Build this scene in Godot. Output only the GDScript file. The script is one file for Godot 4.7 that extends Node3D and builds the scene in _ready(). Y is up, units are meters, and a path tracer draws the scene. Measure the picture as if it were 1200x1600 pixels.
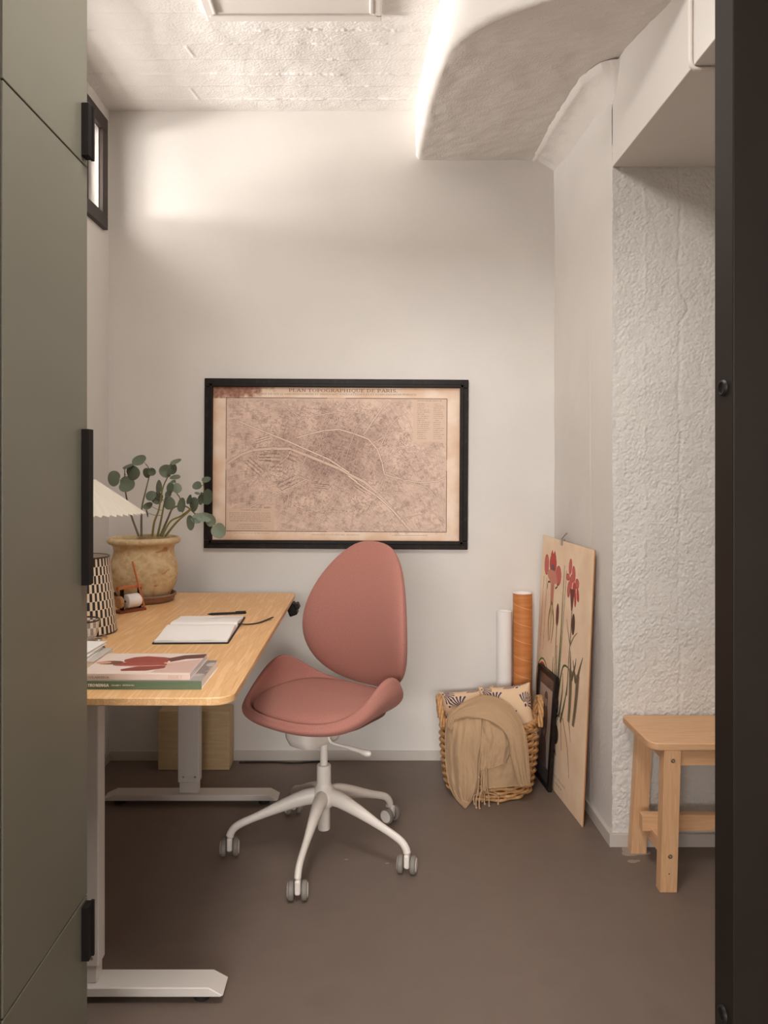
extends Node3D

# ---------------------------------------------------------------- frame of the photograph
const F := 1238.0      # focal length in pixels of the 1200 x 1600 frame
const CX := 580.0      # vanishing point of the depth lines
const CY := 732.0
const EYE := 1.25
const BACK := 3.4      # depth of the back wall
const CEIL := 2.785
const DESK_Y := 0.7545

var taken := {}
var mats := {}


# a pixel and a depth that comes from what the thing touches
func P(px: float, py: float, d: float) -> Vector3:
	return Vector3((px - CX) * d / F, EYE - (py - CY) * d / F, -d)


# a pixel on a horizontal plane of known height
func on_plane(px: float, py: float, y: float) -> Vector3:
	return P(px, py, (EYE - y) * F / (py - CY))


# ---------------------------------------------------------------- mesh collector
class MB:
	var v := PackedVector3Array()
	var nn := PackedVector3Array()
	var uv := PackedVector2Array()
	var ix := PackedInt32Array()

	func vert(p: Vector3, n: Vector3, t := Vector2.ZERO) -> int:
		v.append(p)
		nn.append(n)
		uv.append(t)
		return v.size() - 1

	# indices counter-clockwise seen from outside
	func face(a: int, b: int, c: int) -> void:
		ix.append(a)
		ix.append(c)
		ix.append(b)

	func quad(a: Vector3, b: Vector3, c: Vector3, d: Vector3) -> void:
		var n := (b - a).cross(d - a).normalized()
		var i := vert(a, n, Vector2(0, 1))
		vert(b, n, Vector2(1, 1))
		vert(c, n, Vector2(1, 0))
		vert(d, n, Vector2(0, 0))
		face(i, i + 1, i + 2)
		face(i, i + 2, i + 3)

	func flat_tri(a: Vector3, b: Vector3, c: Vector3) -> void:
		var n := (b - a).cross(c - a).normalized()
		var i := vert(a, n)
		vert(b, n)
		vert(c, n)
		face(i, i + 1, i + 2)

	func grid(rows: Array, wu := false, wv := false, flip := false) -> void:
		var nu := rows.size()
		var nv: int = rows[0].size()
		var base := v.size()
		for i in nu:
			for j in nv:
				var i0 := i - 1
				var i1 := i + 1
				if wu:
					i0 = nu - 2 if i == 0 else i - 1
					i1 = 1 if i == nu - 1 else i + 1
				else:
					i0 = maxi(i0, 0)
					i1 = mini(i1, nu - 1)
				var j0 := j - 1
				var j1 := j + 1
				if wv:
					j0 = nv - 2 if j == 0 else j - 1
					j1 = 1 if j == nv - 1 else j + 1
				else:
					j0 = maxi(j0, 0)
					j1 = mini(j1, nv - 1)
				var du: Vector3 = rows[i1][j] - rows[i0][j]
				var dv: Vector3 = rows[i][j1] - rows[i][j0]
				if du.length_squared() < 1e-12:      # a pole: borrow the next ring
					var jj: int = j + 1 if j + 1 < nv else j - 1
					du = rows[i1][jj] - rows[i0][jj]
				if dv.length_squared() < 1e-12:
					var ii: int = i + 1 if i + 1 < nu else i - 1
					dv = rows[ii][j1] - rows[ii][j0]
				var n := du.cross(dv).normalized()
				if flip:
					n = -n
				vert(rows[i][j], n, Vector2(float(i) / (nu - 1), float(j) / (nv - 1)))
		for i in nu - 1:
			for j in nv - 1:
				var a := base + i * nv + j
				var b := a + nv
				if flip:
					face(a, b + 1, b)
					face(a, a + 1, b + 1)
				else:
					face(a, b, b + 1)
					face(a, b + 1, a + 1)

	# box with rounded edges
	func rbox(at: Vector3, size: Vector3, r := 0.003, bas := Basis(), k := 1) -> void:
		var h := size * 0.5
		r = minf(r, minf(h.x, minf(h.y, h.z)) * 0.999)
		var inner := h - Vector3(r, r, r)
		for ax in 3:
			var u := (ax + 1) % 3
			var w := (ax + 2) % 3
			var lu := lines(h[u], r, k)
			var lw := lines(h[w], r, k)
			for s in [-1.0, 1.0]:
				var base := v.size()
				for a in lu:
					for b in lw:
						var q := Vector3()
						q[ax] = h[ax] * s
						q[u] = a
						q[w] = b
						var c := q.clamp(-inner, inner)
						var n := (q - c).normalized()
						vert(at + bas * (c + n * r), (bas * n).normalized(), Vector2(a, b))
				var nw := lw.size()
				for i in lu.size() - 1:
					for j in nw - 1:
						var p := base + i * nw + j
						if s > 0:
							face(p, p + nw, p + nw + 1)
							face(p, p + nw + 1, p + 1)
						else:
							face(p, p + nw + 1, p + nw)
							face(p, p + 1, p + nw + 1)

	func lines(h: float, r: float, k: int) -> PackedFloat32Array:
		var o := PackedFloat32Array()
		for i in k + 1:
			o.append(-h + r * (1.0 - tan(PI / 4.0 * (1.0 - float(i) / k))))
		for i in k + 1:
			o.append(h - r * (1.0 - tan(PI / 4.0 * float(i) / k)))
		return o

	# swept round section; rad is a number or a list; squash widens the section sideways
	func tube(pts: Array, rad, sides := 8, caps := true, squash := 1.0, up := Vector3.UP) -> void:
		var rows := []
		var prev := up
		var n := pts.size()
		for i in n:
			var t: Vector3 = (pts[mini(i + 1, n - 1)] - pts[maxi(i - 1, 0)]).normalized()
			var side := t.cross(prev)
			if side.length() < 1e-4:
				side = t.cross(Vector3.RIGHT)
			side = side.normalized()
			var nrm := side.cross(t).normalized()
			prev = nrm
			var r: float = rad if rad is float else rad[i]
			var row := PackedVector3Array()
			for k in sides + 1:
				var a := TAU * k / sides
				row.append(pts[i] + side * cos(a) * r * squash + nrm * sin(a) * r)
			rows.append(row)
		grid(rows, false, true, false)
		if caps:
			for e in [0, n - 1]:
				var c: Vector3 = pts[e]
				var row: PackedVector3Array = rows[e]
				for k in sides:
					if e == 0:
						flat_tri(c, row[k], row[k + 1])
					else:
						flat_tri(c, row[k + 1], row[k])

	# profile of (radius, height) turned round the y axis, bottom to top on the outside
	func lathe(prof: Array, segs := 32, at := Vector3.ZERO, bas := Basis()) -> void:
		var rows := []
		for i in segs + 1:
			var a := -TAU * i / segs
			var row := PackedVector3Array()
			for p in prof:
				row.append(at + bas * Vector3(cos(a) * p.x, p.y, sin(a) * p.x))
			rows.append(row)
		grid(rows, true, false, false)

	# solid cylinder with a small bevel
	func cyl(at: Vector3, r: float, h: float, bas := Basis(), segs := 20, bev := 0.001) -> void:
		var y := h * 0.5
		lathe([Vector2(r, -y + bev), Vector2(r, y - bev)], segs, at, bas)
		lathe([Vector2(r, y - bev), Vector2(r - bev, y)], segs, at, bas)
		lathe([Vector2(r - bev, -y), Vector2(r, -y + bev)], segs, at, bas)
		lathe([Vector2(r - bev, y), Vector2(0, y)], segs, at, bas)
		lathe([Vector2(0, -y), Vector2(r - bev, -y)], segs, at, bas)

	# polygon in (x, z) raised from y0 to y1 with bevelled edges; poly runs counter-clockwise seen from above (x right, z down the page reversed)
	func prism(poly: PackedVector2Array, y0: float, y1: float, bev := 0.002, bas := Basis(), at := Vector3.ZERO) -> void:
		if Geometry2D.is_polygon_clockwise(poly):
			poly = poly.duplicate()
			poly.reverse()
		var n := poly.size()
		var nrm := []
		for i in n:
			var e0 := (poly[i] - poly[(i - 1 + n) % n]).normalized()
			var e1 := (poly[(i + 1) % n] - poly[i]).normalized()
			nrm.append([Vector2(e0.y, -e0.x), Vector2(e1.y, -e1.x)])
		var inn := PackedVector2Array()
		for i in n:
			var m: Vector2 = (nrm[i][0] + nrm[i][1])
			m = m / maxf(m.length_squared() * 0.5, 0.2)
			inn.append(poly[i] - m * bev)
		var to3 := func(p: Vector2, y: float) -> Vector3: return at + bas * Vector3(p.x, y, -p.y)
		for i in n:
			var j := (i + 1) % n
			var na: Vector2 = nrm[i][1]
			var nb: Vector2 = nrm[i][1]
			if nrm[i][0].dot(nrm[i][1]) > 0.75:
				na = (nrm[i][0] + nrm[i][1]).normalized()
			if nrm[j][0].dot(nrm[j][1]) > 0.75:
				nb = (nrm[j][0] + nrm[j][1]).normalized()
			for band in [[poly, y0 + bev, poly, y1 - bev, 0.0], [poly, y1 - bev, inn, y1, 1.0], [inn, y0, poly, y0 + bev, -1.0]]:
				var a := v.size()
				var n3a: Vector3 = (bas * Vector3(na.x, band[4], -na.y)).normalized()
				var n3b: Vector3 = (bas * Vector3(nb.x, band[4], -nb.y)).normalized()
				vert(to3.call(band[0][i], band[1]), n3a)
				vert(to3.call(band[0][j], band[1]), n3b)
				vert(to3.call(band[2][j], band[3]), n3b)
				vert(to3.call(band[2][i], band[3]), n3a)
				face(a, a + 1, a + 2)
				face(a, a + 2, a + 3)
		var tris := Geometry2D.triangulate_polygon(inn)
		for k in range(0, tris.size(), 3):
			var a2 := inn[tris[k]]
			var b2 := inn[tris[k + 1]]
			var c2 := inn[tris[k + 2]]
			if (b2 - a2).cross(c2 - a2) < 0:
				var sw := b2
				b2 = c2
				c2 = sw
			flat_tri(to3.call(a2, y1), to3.call(b2, y1), to3.call(c2, y1))
			flat_tri(to3.call(a2, y0), to3.call(c2, y0), to3.call(b2, y0))

	func mesh() -> ArrayMesh:
		var arr := []
		arr.resize(Mesh.ARRAY_MAX)
		arr[Mesh.ARRAY_VERTEX] = v
		arr[Mesh.ARRAY_NORMAL] = nn
		arr[Mesh.ARRAY_TEX_UV] = uv
		arr[Mesh.ARRAY_INDEX] = ix
		var m := ArrayMesh.new()
		m.add_surface_from_arrays(Mesh.PRIMITIVE_TRIANGLES, arr)
		return m


# ---------------------------------------------------------------- scene graph helpers
func numbered(called: String) -> String:
	if not taken.has(called):
		taken[called] = 0
		return called
	taken[called] += 1
	return "%s_%03d" % [called, taken[called]]


func thing(called: String, label: String, category: String, at := Vector3.ZERO, turn := 0.0, group := "") -> Node3D:
	var o := Node3D.new()
	o.name = numbered(called)
	add_child(o)
	o.position = at
	o.rotation.y = turn
	o.set_meta("label", label)
	o.set_meta("category", category)
	if group:
		o.set_meta("group", group)
	return o


func structure(called: String, label: String, category: String) -> Node3D:
	var o := thing(called, label, category)
	o.set_meta("kind", "structure")
	return o


func put(called: String, mb: MB, m: Material, parent: Node3D, label := "") -> MeshInstance3D:
	return put_mesh(called, mb.mesh(), m, parent, label)


func put_mesh(called: String, me: Mesh, m: Material, parent: Node3D, label := "") -> MeshInstance3D:
	var o := MeshInstance3D.new()
	o.name = called
	o.mesh = me
	o.material_override = m
	o.cast_shadow = GeometryInstance3D.SHADOW_CASTING_SETTING_ON
	parent.add_child(o, true)
	if label:
		o.set_meta("label", label)
	return o


func text(called: String, words: String, height: float, m: Material, parent: Node3D, xf: Transform3D, serif := true, wide := 1.0, heavy := 400) -> MeshInstance3D:
	var tm := TextMesh.new()
	var f := SystemFont.new()
	f.font_names = PackedStringArray(["Droid Serif" if serif else "Droid Sans"])
	f.font_weight = heavy
	tm.font = f
	tm.text = words
	tm.font_size = 32
	tm.pixel_size = height / 23.0
	tm.depth = 0.0004
	tm.curve_step = 4.0
	var o := put_mesh(called, tm, m, parent)
	o.transform = xf * Transform3D(Basis.from_scale(Vector3(wide, 1, 1)), Vector3.ZERO)
	return o


func c8(r: int, g: int, b: int) -> Color:
	return Color(r / 255.0, g / 255.0, b / 255.0)


# ---------------------------------------------------------------- materials
func noise_tex(freq: float, octaves: int, ramp: Array, size := 512, seed_ := 1, kind := FastNoiseLite.TYPE_SIMPLEX_SMOOTH) -> NoiseTexture2D:
	var n := FastNoiseLite.new()
	n.seed = seed_
	n.noise_type = kind
	n.frequency = freq
	n.fractal_octaves = octaves
	n.fractal_type = FastNoiseLite.FRACTAL_FBM if octaves > 1 else FastNoiseLite.FRACTAL_NONE
	var t := NoiseTexture2D.new()
	t.width = size
	t.height = size
	t.seamless = true
	t.noise = n
	if ramp.size():
		var g := Gradient.new()
		g.offsets = PackedFloat32Array()
		g.colors = PackedColorArray()
		var offs := PackedFloat32Array()
		var cols := PackedColorArray()
		for i in ramp.size():
			offs.append(float(i) / (ramp.size() - 1))
			cols.append(ramp[i])
		g.offsets = offs
		g.colors = cols
		t.color_ramp = g
	return t


func mat(called: String, col: Color, rough := 0.6, metal := 0.0) -> StandardMaterial3D:
	var m := StandardMaterial3D.new()
	m.resource_name = called
	m.albedo_color = col
	m.roughness = rough
	m.metallic = metal
	mats[called] = m
	return m


func world_noise(m: StandardMaterial3D, albedo: Texture2D, bump: Texture2D, bump_cm: float, scale: Vector3, in_world := true) -> StandardMaterial3D:
	if albedo:
		m.albedo_texture = albedo
	if bump:
		m.heightmap_enabled = true
		m.heightmap_texture = bump
		m.heightmap_scale = bump_cm
	m.uv1_triplanar = true
	m.uv1_world_triplanar = in_world
	m.uv1_scale = scale
	return m


func make_materials() -> void:
	var grain := noise_tex(0.02, 4, [], 512, 3)
	var fine := noise_tex(0.09, 3, [], 512, 5)
	var w := [Color(0.98, 0.98, 0.98), Color(1, 1, 1)]
	var pebble := noise_tex(0.055, 3, [Color(1, 1, 1), Color(0, 0, 0)], 512, 9, FastNoiseLite.TYPE_CELLULAR)
	var wall_tone := noise_tex(0.006, 4, w, 512, 7)
	world_noise(mat("painted plaster", c8(224, 219, 213), 0.75), wall_tone, grain, 0.012, Vector3(0.8, 0.8, 0.8))
	world_noise(mat("rough plaster", c8(234, 229, 224), 0.8), wall_tone, fine, 0.12, Vector3(2.2, 2.2, 2.2))
	world_noise(mat("pitted plaster", c8(222, 217, 211), 0.85), wall_tone, pebble, 0.46, Vector3(1.7, 1.7, 1.7))
	world_noise(mat("cast concrete", c8(226, 221, 216), 0.8), wall_tone, fine, 0.10, Vector3(1.8, 1.8, 1.8))
	world_noise(mat("skirting paint", c8(200, 192, 184), 0.5), wall_tone, null, 0, Vector3(1, 1, 1))
	var fl := noise_tex(0.008, 5, [c8(112, 97, 87), c8(118, 103, 93), c8(115, 100, 90), c8(121, 105, 95)], 1024, 11)
	world_noise(mat("poured floor", Color(1, 1, 1), 0.5), fl, fine, 0.02, Vector3(0.42, 0.42, 0.42))
	mat("pale smear", c8(158, 144, 132), 0.7)
	world_noise(mat("sage lacquer", c8(107, 104, 90), 0.42), noise_tex(0.01, 3, [Color(0.97, 0.97, 0.97), Color(1, 1, 1)], 256, 2), null, 0, Vector3(1, 1, 1))
	mat("brown edge", c8(58, 46, 40), 0.6)
	mat("black metal", c8(20, 18, 17), 0.5).metallic_specular = 0.35
	mat("handle metal", c8(27, 23, 21), 0.6).metallic_specular = 0.25
	mat("dark steel", c8(32, 26, 21), 0.45).metallic_specular = 0.28
	world_noise(mats["dark steel"], noise_tex(0.012, 4, [Color(0.85, 0.85, 0.85), Color(1, 1, 1)], 256, 4), null, 0, Vector3(1.5, 1.5, 1.5))
	world_noise(mat("white enamel", c8(214, 207, 200), 0.42), null, fine, 0.006, Vector3(6, 6, 6), false)
	mat("chair plastic", c8(222, 214, 206), 0.4)
	mat("caster rubber", c8(128, 121, 114), 0.55)
	mat("black rubber", c8(22, 20, 19), 0.7)
	mat("white paper", c8(238, 233, 229), 0.85)
	mat("steel", c8(190, 184, 178), 0.28, 1.0)
	mat("brass screw", c8(150, 132, 108), 0.35, 1.0)
	# woods: streaks follow one axis of the thing
	var bam := noise_tex(0.012, 4, [c8(206, 154, 102), c8(230, 184, 130), c8(220, 170, 116), c8(238, 196, 146), c8(212, 162, 108)], 512, 21)
	world_noise(mat("bamboo", Color(1, 1, 1), 0.42), bam, null, 0, Vector3(9.0, 9.0, 0.42), true)
	var bir := noise_tex(0.012, 4, [c8(198, 152, 112), c8(220, 176, 134), c8(209, 163, 121), c8(226, 184, 144)], 512, 23)
	world_noise(mat("birch along", Color(1, 1, 1), 0.5), bir, null, 0, Vector3(0.5, 7.0, 7.0), false)
	world_noise(mat("birch up", Color(1, 1, 1), 0.5), bir, null, 0, Vector3(7.0, 0.5, 7.0), false)
	world_noise(mat("birch deep", Color(1, 1, 1), 0.5), bir, null, 0, Vector3(7.0, 7.0, 0.5), false)
	var pine := noise_tex(0.012, 4, [c8(186, 158, 118), c8(206, 180, 140), c8(196, 168, 128), c8(212, 188, 150)], 512, 29)
	world_noise(mat("pale pine", Color(1, 1, 1), 0.6), pine, null, 0, Vector3(0.6, 6.0, 6.0), true)
	mat("red wood", c8(126, 62, 36), 0.4)
	mat("orange wood", c8(190, 112, 66), 0.45)
	# cloth
	var weave := noise_tex(0.13, 2, [Color(0.78, 0.78, 0.78), Color(1, 1, 1)], 512, 31)
	var pink := world_noise(mat("pink wool", c8(190, 128, 115), 0.9), weave, weave, 0.05, Vector3(4, 4, 4), false)
	pink.rim_enabled = true
	pink.rim = 0.35
	pink.rim_tint = 0.6
	var throw := world_noise(mat("throw cloth", c8(202, 167, 130), 0.95), weave, weave, 0.08, Vector3(7, 7, 7), false)
	throw.rim_enabled = true
	throw.rim = 0.3
	throw.rim_tint = 0.5
	var shade := mat("shade paper", c8(220, 210, 195), 0.8)
	shade.backlight_enabled = true
	shade.backlight = Color(0.35, 0.33, 0.30)
	world_noise(mat("wicker", Color(1, 1, 1), 0.65), noise_tex(0.03, 3, [c8(150, 104, 62), c8(204, 158, 108), c8(178, 130, 84)], 256, 37), null, 0, Vector3(5, 5, 5), false)
	world_noise(mat("clay pot", Color(1, 1, 1), 0.7), noise_tex(0.012, 5, [c8(158, 122, 82), c8(192, 164, 122), c8(210, 188, 148), c8(186, 154, 112), c8(214, 194, 158)], 512, 41), fine, 0.06, Vector3(2.4, 2.4, 2.4), false)
	world_noise(mat("clay saucer", Color(1, 1, 1), 0.75), noise_tex(0.02, 4, [c8(118, 88, 70), c8(146, 112, 92), c8(130, 98, 80)], 256, 43), null, 0, Vector3(4, 4, 4), false)
	mat("rust", c8(172, 124, 84), 0.75)
	mat("soil", c8(62, 48, 38), 0.95)
	for k in 3:
		var leaf := mat("leaf %d" % k, [c8(88, 96, 78), c8(102, 110, 92), c8(132, 144, 126)][k], 0.6)
		leaf.backlight_enabled = true
		leaf.backlight = Color(0.10, 0.14, 0.08)
	mat("stem grey", c8(118, 108, 88), 0.8)
	mat("stem green", c8(130, 122, 66), 0.7)
	# black picture frames with rubbed patches
	mat("black frame", Color(1, 1, 1), 0.45).metallic_specular = 0.3
	world_noise(mats["black frame"], noise_tex(0.03, 4, [c8(24, 19, 17), c8(28, 22, 19), c8(32, 25, 21), c8(58, 46, 38)], 256, 47), null, 0, Vector3(3, 3, 3), false)
	mat("dark mount", c8(38, 28, 24), 0.5)
	mat("board edge", c8(186, 124, 74), 0.7)
	mat("ink", c8(110, 84, 72), 0.9)
	mat("faint ink", c8(150, 124, 108), 0.9)
	var pane := mat("pane", Color(0.95, 0.96, 0.97, 0.06), 0.02)
	pane.transparency = BaseMaterial3D.TRANSPARENCY_ALPHA
	var clear := mat("clear glass", Color(0.95, 0.95, 0.95, 0.08), 0.03)
	clear.transparency = BaseMaterial3D.TRANSPARENCY_ALPHA
	var glow := mat("lamp glow", c8(240, 236, 230), 0.6)
	glow.emission_enabled = true
	glow.emission = c8(255, 240, 226)
	glow.emission_energy_multiplier = 1.2
	mat("tortoise", c8(58, 34, 26), 0.3)


# ---------------------------------------------------------------- camera, sky, light; then everything
func _ready() -> void:
	var cam := Camera3D.new()
	cam.name = "camera"
	cam.projection = Camera3D.PROJECTION_FRUSTUM
	cam.near = 0.05
	cam.far = 60.0
	cam.size = 0.05 * 1600.0 / F
	cam.frustum_offset = Vector2(0.05 * (600.0 - CX) / F, -0.05 * (800.0 - CY) / F)
	cam.position = Vector3(0, EYE, 0)
	add_child(cam)
	cam.current = true

	var env := Environment.new()
	env.background_mode = Environment.BG_SKY
	var sky := Sky.new()
	var air := ProceduralSkyMaterial.new()
	air.sky_top_color = c8(214, 218, 224)
	air.sky_horizon_color = c8(232, 230, 226)
	air.ground_bottom_color = c8(190, 184, 176)
	air.ground_horizon_color = c8(214, 208, 200)
	air.sky_energy_multiplier = 0.6
	air.ground_energy_multiplier = 0.6
	sky.sky_material = air
	env.sky = sky
	env.tonemap_mode = Environment.TONE_MAPPER_LINEAR
	env.tonemap_exposure = 1.0
	env.sdfgi_enabled = true
	env.ssao_enabled = true
	env.ssil_enabled = true
	var we := WorldEnvironment.new()
	we.name = "environment"
	we.environment = env
	add_child(we)

	# daylight at the high window in the left wall: what the bright yard outside throws through it, and the light of its own panes
	area_light("yard_daylight", Vector3(-2.25, 2.36, -2.45), Vector3(-0.6, 2.38, -2.95), Vector2(0.5, 0.18), 2.7, c8(255, 250, 245))
	area_light("yard_ground_daylight", Vector3(-4.1, 1.72, -2.55), Vector3(-1.1, 2.49, -2.85), Vector2(0.8, 0.5), 29.0, c8(255, 250, 245))
	area_light("high_window_daylight", Vector3(-1.37, 2.47, -2.815), Vector3(0.0, 2.55, -2.815), Vector2(0.84, 0.30), 1.0, c8(255, 250, 245))
	# daylight of the neighbouring room, coming through the wide opening behind the viewpoint
	area_light("neighbour_window_daylight", Vector3(-0.85, 1.80, 3.9), Vector3(-0.1, 1.2, -2.4), Vector2(3.0, 0.5), 26.5, c8(255, 251, 247))
	# ceiling lamp over the middle of the room, nearer than the frame shows
	area_light("ceiling_lamp_light", Vector3(-0.05, 2.735, -1.15), Vector3(-0.05, 0.0, -1.15), Vector2(0.9, 0.5), 3.2, c8(255, 250, 245))

	make_materials()
	build_shell()
	build_ceiling()
	build_openings()
	build_cabinet()
	build_desk()
	build_chair()
	build_bench()
	build_map()
	build_chart()
	build_basket()
	build_desk_things()
	build_small()


func area_light(called: String, at: Vector3, to: Vector3, size: Vector2, energy: float, col: Color) -> void:
	var l := AreaLight3D.new()
	l.name = called
	l.area_size = size
	l.area_normalize_energy = true
	l.light_energy = energy
	l.light_color = col
	l.shadow_enabled = true
	add_child(l)
	l.look_at_from_position(at, to, Vector3.UP)


# ---------------------------------------------------------------- the room
func wall_right_x(d: float) -> float:
	return lerpf(0.80, 0.7855, clampf((d - 2.63) / 0.77, 0, 1))


func slab(called: String, label: String, category: String, lo: Vector3, hi: Vector3, m: String) -> Node3D:
	var o := structure(called, label, category)
	var b := MB.new()
	b.rbox((lo + hi) * 0.5, hi - lo, 0.002)
	put("surface", b, mats[m], o)
	return o


func build_shell() -> void:
	var fl := slab("floor", "taupe poured resin floor with faint scuffs", "floor", Vector3(-2.6, -0.1, -3.6), Vector3(2.6, 0.0, 4.2), "poured floor")
	var sm := MB.new()
	var pts := PackedVector2Array()
	var c := on_plane(990, 1331, 0.0)
	for k in 18:
		var a := TAU * k / 18
		var r := 1.0 + 0.25 * sin(3.0 * a + 1.0)
		pts.append(Vector2(c.x + 0.045 * r * cos(a), -(c.z + 0.028 * r * sin(a))))
	sm.prism(pts, 0.0, 0.0008, 0.0002)
	put("filler_smear", sm, mats["pale smear"], fl, "pale dried filler smear on the floor by the pillar")
	var sm2 := MB.new()
	for q in [[988, 1346, 0.010], [996, 1345, 0.006], [605, 1349, 0.004], [541, 1343, 0.004]]:
		var e := on_plane(q[0], q[1], 0.0)
		sm2.cyl(e + Vector3(0, 0.0003, 0), q[2], 0.0006, Basis.from_scale(Vector3(1.6, 1, 1)), 9, 0.0001)
	put("filler_specks", sm2, mats["pale smear"], fl)

	slab("wall_back", "smooth off-white back wall behind the map", "wall", Vector3(-1.4, 0, -3.6), Vector3(0.9, 2.95, -BACK), "painted plaster")

	# left wall with the high window opening cut out
	var wl := structure("wall_left", "off-white left wall with the high window", "wall")
	var w := MB.new()
	var x0 := -1.326
	var x1 := -1.126
	for q in [[-3.5, 0.6, 0.0, 2.305], [-3.5, 0.6, 2.66, 2.95], [-3.5, -3.27, 2.305, 2.66], [-2.36, 0.6, 2.305, 2.66]]:
		w.rbox(Vector3((x0 + x1) / 2, (q[2] + q[3]) / 2, (q[0] + q[1]) / 2), Vector3(x1 - x0, q[3] - q[2], q[1] - q[0]), 0.0005)
	put("surface", w, mats["painted plaster"], wl)

	# right wall: the smooth flank of the pillar, and its rough front
	var wr := structure("wall_right", "whitewashed concrete pillar with smooth flank and rough pitted front", "wall")
	var lump := FastNoiseLite.new()
	lump.seed = 12
	lump.frequency = 72.0
	lump.fractal_octaves = 3
	lump.noise_type = FastNoiseLite.TYPE_SIMPLEX
	var patch := FastNoiseLite.new()
	patch.seed = 4
	patch.frequency = 4.0
	patch.fractal_octaves = 3
	var wob := FastNoiseLite.new()
	wob.seed = 9
	wob.frequency = 9.0
	wob.fractal_octaves = 3
	var rows := []
	var nz := 128
	var ny := 340
	for i in nz + 1:
		var row := PackedVector3Array()
		var d := lerpf(BACK + 0.02, 2.63, float(i) / nz)
		for j in ny + 1:
			var y := lerpf(-0.02, 2.62, float(j) / ny)
			var rough := smoothstep(1.25, 0.55, y) * 0.8 + 0.2
			rough *= 0.35 + 0.65 * smoothstep(3.35, 2.9, d)
			var x := wall_right_x(d) + 0.0022 * rough * lump.get_noise_3d(d * 1.3, y * 0.8, 3.0) + 0.004 * wob.get_noise_2d(d * 0.3, y * 0.3)
			# shutter board seam
			x += 0.0025 * exp(-pow((d - 2.87) / 0.006, 2)) * smoothstep(2.0, 1.6, y)
			if i > nz - 5:
				x += 0.004 * absf(wob.get_noise_2d(y * 3.0, 1.0)) * (i - nz + 5) / 5.0
			row.append(Vector3(x, y, -d))
		rows.append(row)
	var fl2 := MB.new()
	fl2.grid(rows)
	put("flank", fl2, mats["painted plaster"], wr)
	rows = []
	var nx := 240
	ny = 580
	for i in nx + 1:
		var row := PackedVector3Array()
		var s := float(i) / nx
		for j in ny + 1:
			var y := lerpf(-0.02, 2.30, float(j) / ny)
			var xl := 0.80 + 0.004 * absf(wob.get_noise_2d(y * 3.0, 1.0)) + 0.004 * wob.get_noise_2d(2.63 * 0.3, y * 0.3)
			var x := lerpf(xl, 1.75, s)
			var mask := smoothstep(-0.25, 0.25, patch.get_noise_2d(x * 1.4, y)) * 0.6 + 0.4
			var h := 0.0028 * mask * lump.get_noise_2d(x * 1.1, y * 1.1) + 0.006 * patch.get_noise_2d(x + 7.0, y)
			# the crack that runs down the face, and the fainter one beside it
			var cx := 1.024 + 0.010 * wob.get_noise_2d(3.0, y * 1.2) + 0.05 * smoothstep(0.06, 0.0, absf(y - 1.78)) * 0.6
			h -= 0.006 * exp(-pow((x - cx) / 0.005, 2)) * (0.6 + 0.4 * wob.get_noise_2d(8.0, y * 2.0))
			var cx2 := 0.908 + 0.006 * wob.get_noise_2d(5.0, y)
			h += 0.003 * exp(-pow((x - cx2) / 0.004, 2)) * smoothstep(-0.1, 0.2, wob.get_noise_2d(1.0, y))
			h *= smoothstep(0.0, 0.02, s)
			row.append(Vector3(x, y, -2.63 + h))
		rows.append(row)
	var fr := MB.new()
	fr.grid(rows, false, false, false)
	put("rough_front", fr, mats["pitted plaster"], wr, "pitted rough plaster front of the pillar with a long crack")
	var core := MB.new()
	core.rbox(Vector3(1.75, 1.4, -3.14), Vector3(1.86, 3.0, 0.96), 0.001)
	put("core", core, mats["painted plaster"], wr)

	# skirting
	var b1 := structure("baseboard_back", "low grey-white skirting along the back wall", "baseboard")
	var s1 := MB.new()
	s1.rbox(Vector3(-0.17, 0.0205, -3.394), Vector3(1.912, 0.041, 0.012), 0.002)
	put("board", s1, mats["skirting paint"], b1)
	var b2 := structure("baseboard_right", "low grey-white skirting round the foot of the pillar", "baseboard")
	var s2 := MB.new()
	var fl3 := PackedVector2Array([Vector2(0.772, 3.388), Vector2(0.787, 2.614), Vector2(1.752, 2.614), Vector2(1.752, 2.628), Vector2(0.801, 2.628), Vector2(0.786, 3.388)])
	s2.prism(fl3, 0.0, 0.042, 0.0012)
	put("board", s2, mats["skirting paint"], b2)
	var b3 := structure("baseboard_left", "low skirting along the left wall under the desk", "baseboard")
	var s4 := MB.new()
	s4.rbox(Vector3(-1.12, 0.0205, -2.45), Vector3(0.012, 0.041, 1.87), 0.002)
	put("board", s4, mats["skirting paint"], b3)

	# the parts of the place behind the viewpoint that shape its light
	slab("wall_far_right", "plain white wall of the passage to the right", "wall", Vector3(1.75, 0, -2.63), Vector3(1.95, 2.95, 0.6), "painted plaster")
	var wf := structure("wall_front", "white wall with a wide low opening behind the viewpoint", "wall")
	var f := MB.new()
	for q in [[-2.6, -1.25, 0.0, 2.95], [1.25, 2.6, 0.0, 2.95], [-1.25, 1.25, 1.86, 2.95]]:
		f.rbox(Vector3((q[0] + q[1]) / 2, (q[2] + q[3]) / 2, 0.525), Vector3(q[1] - q[0], q[3] - q[2], 0.15), 0.001)
	put("surface", f, mats["painted plaster"], wf)
	slab("wall_neighbour_left", "white left wall of the neighbouring room", "wall", Vector3(-2.7, 0, 0.6), Vector3(-2.6, 2.95, 4.2), "painted plaster")
	slab("wall_neighbour_right", "white right wall of the neighbouring room", "wall", Vector3(2.6, 0, 0.6), Vector3(2.7, 2.95, 4.2), "painted plaster")
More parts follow.
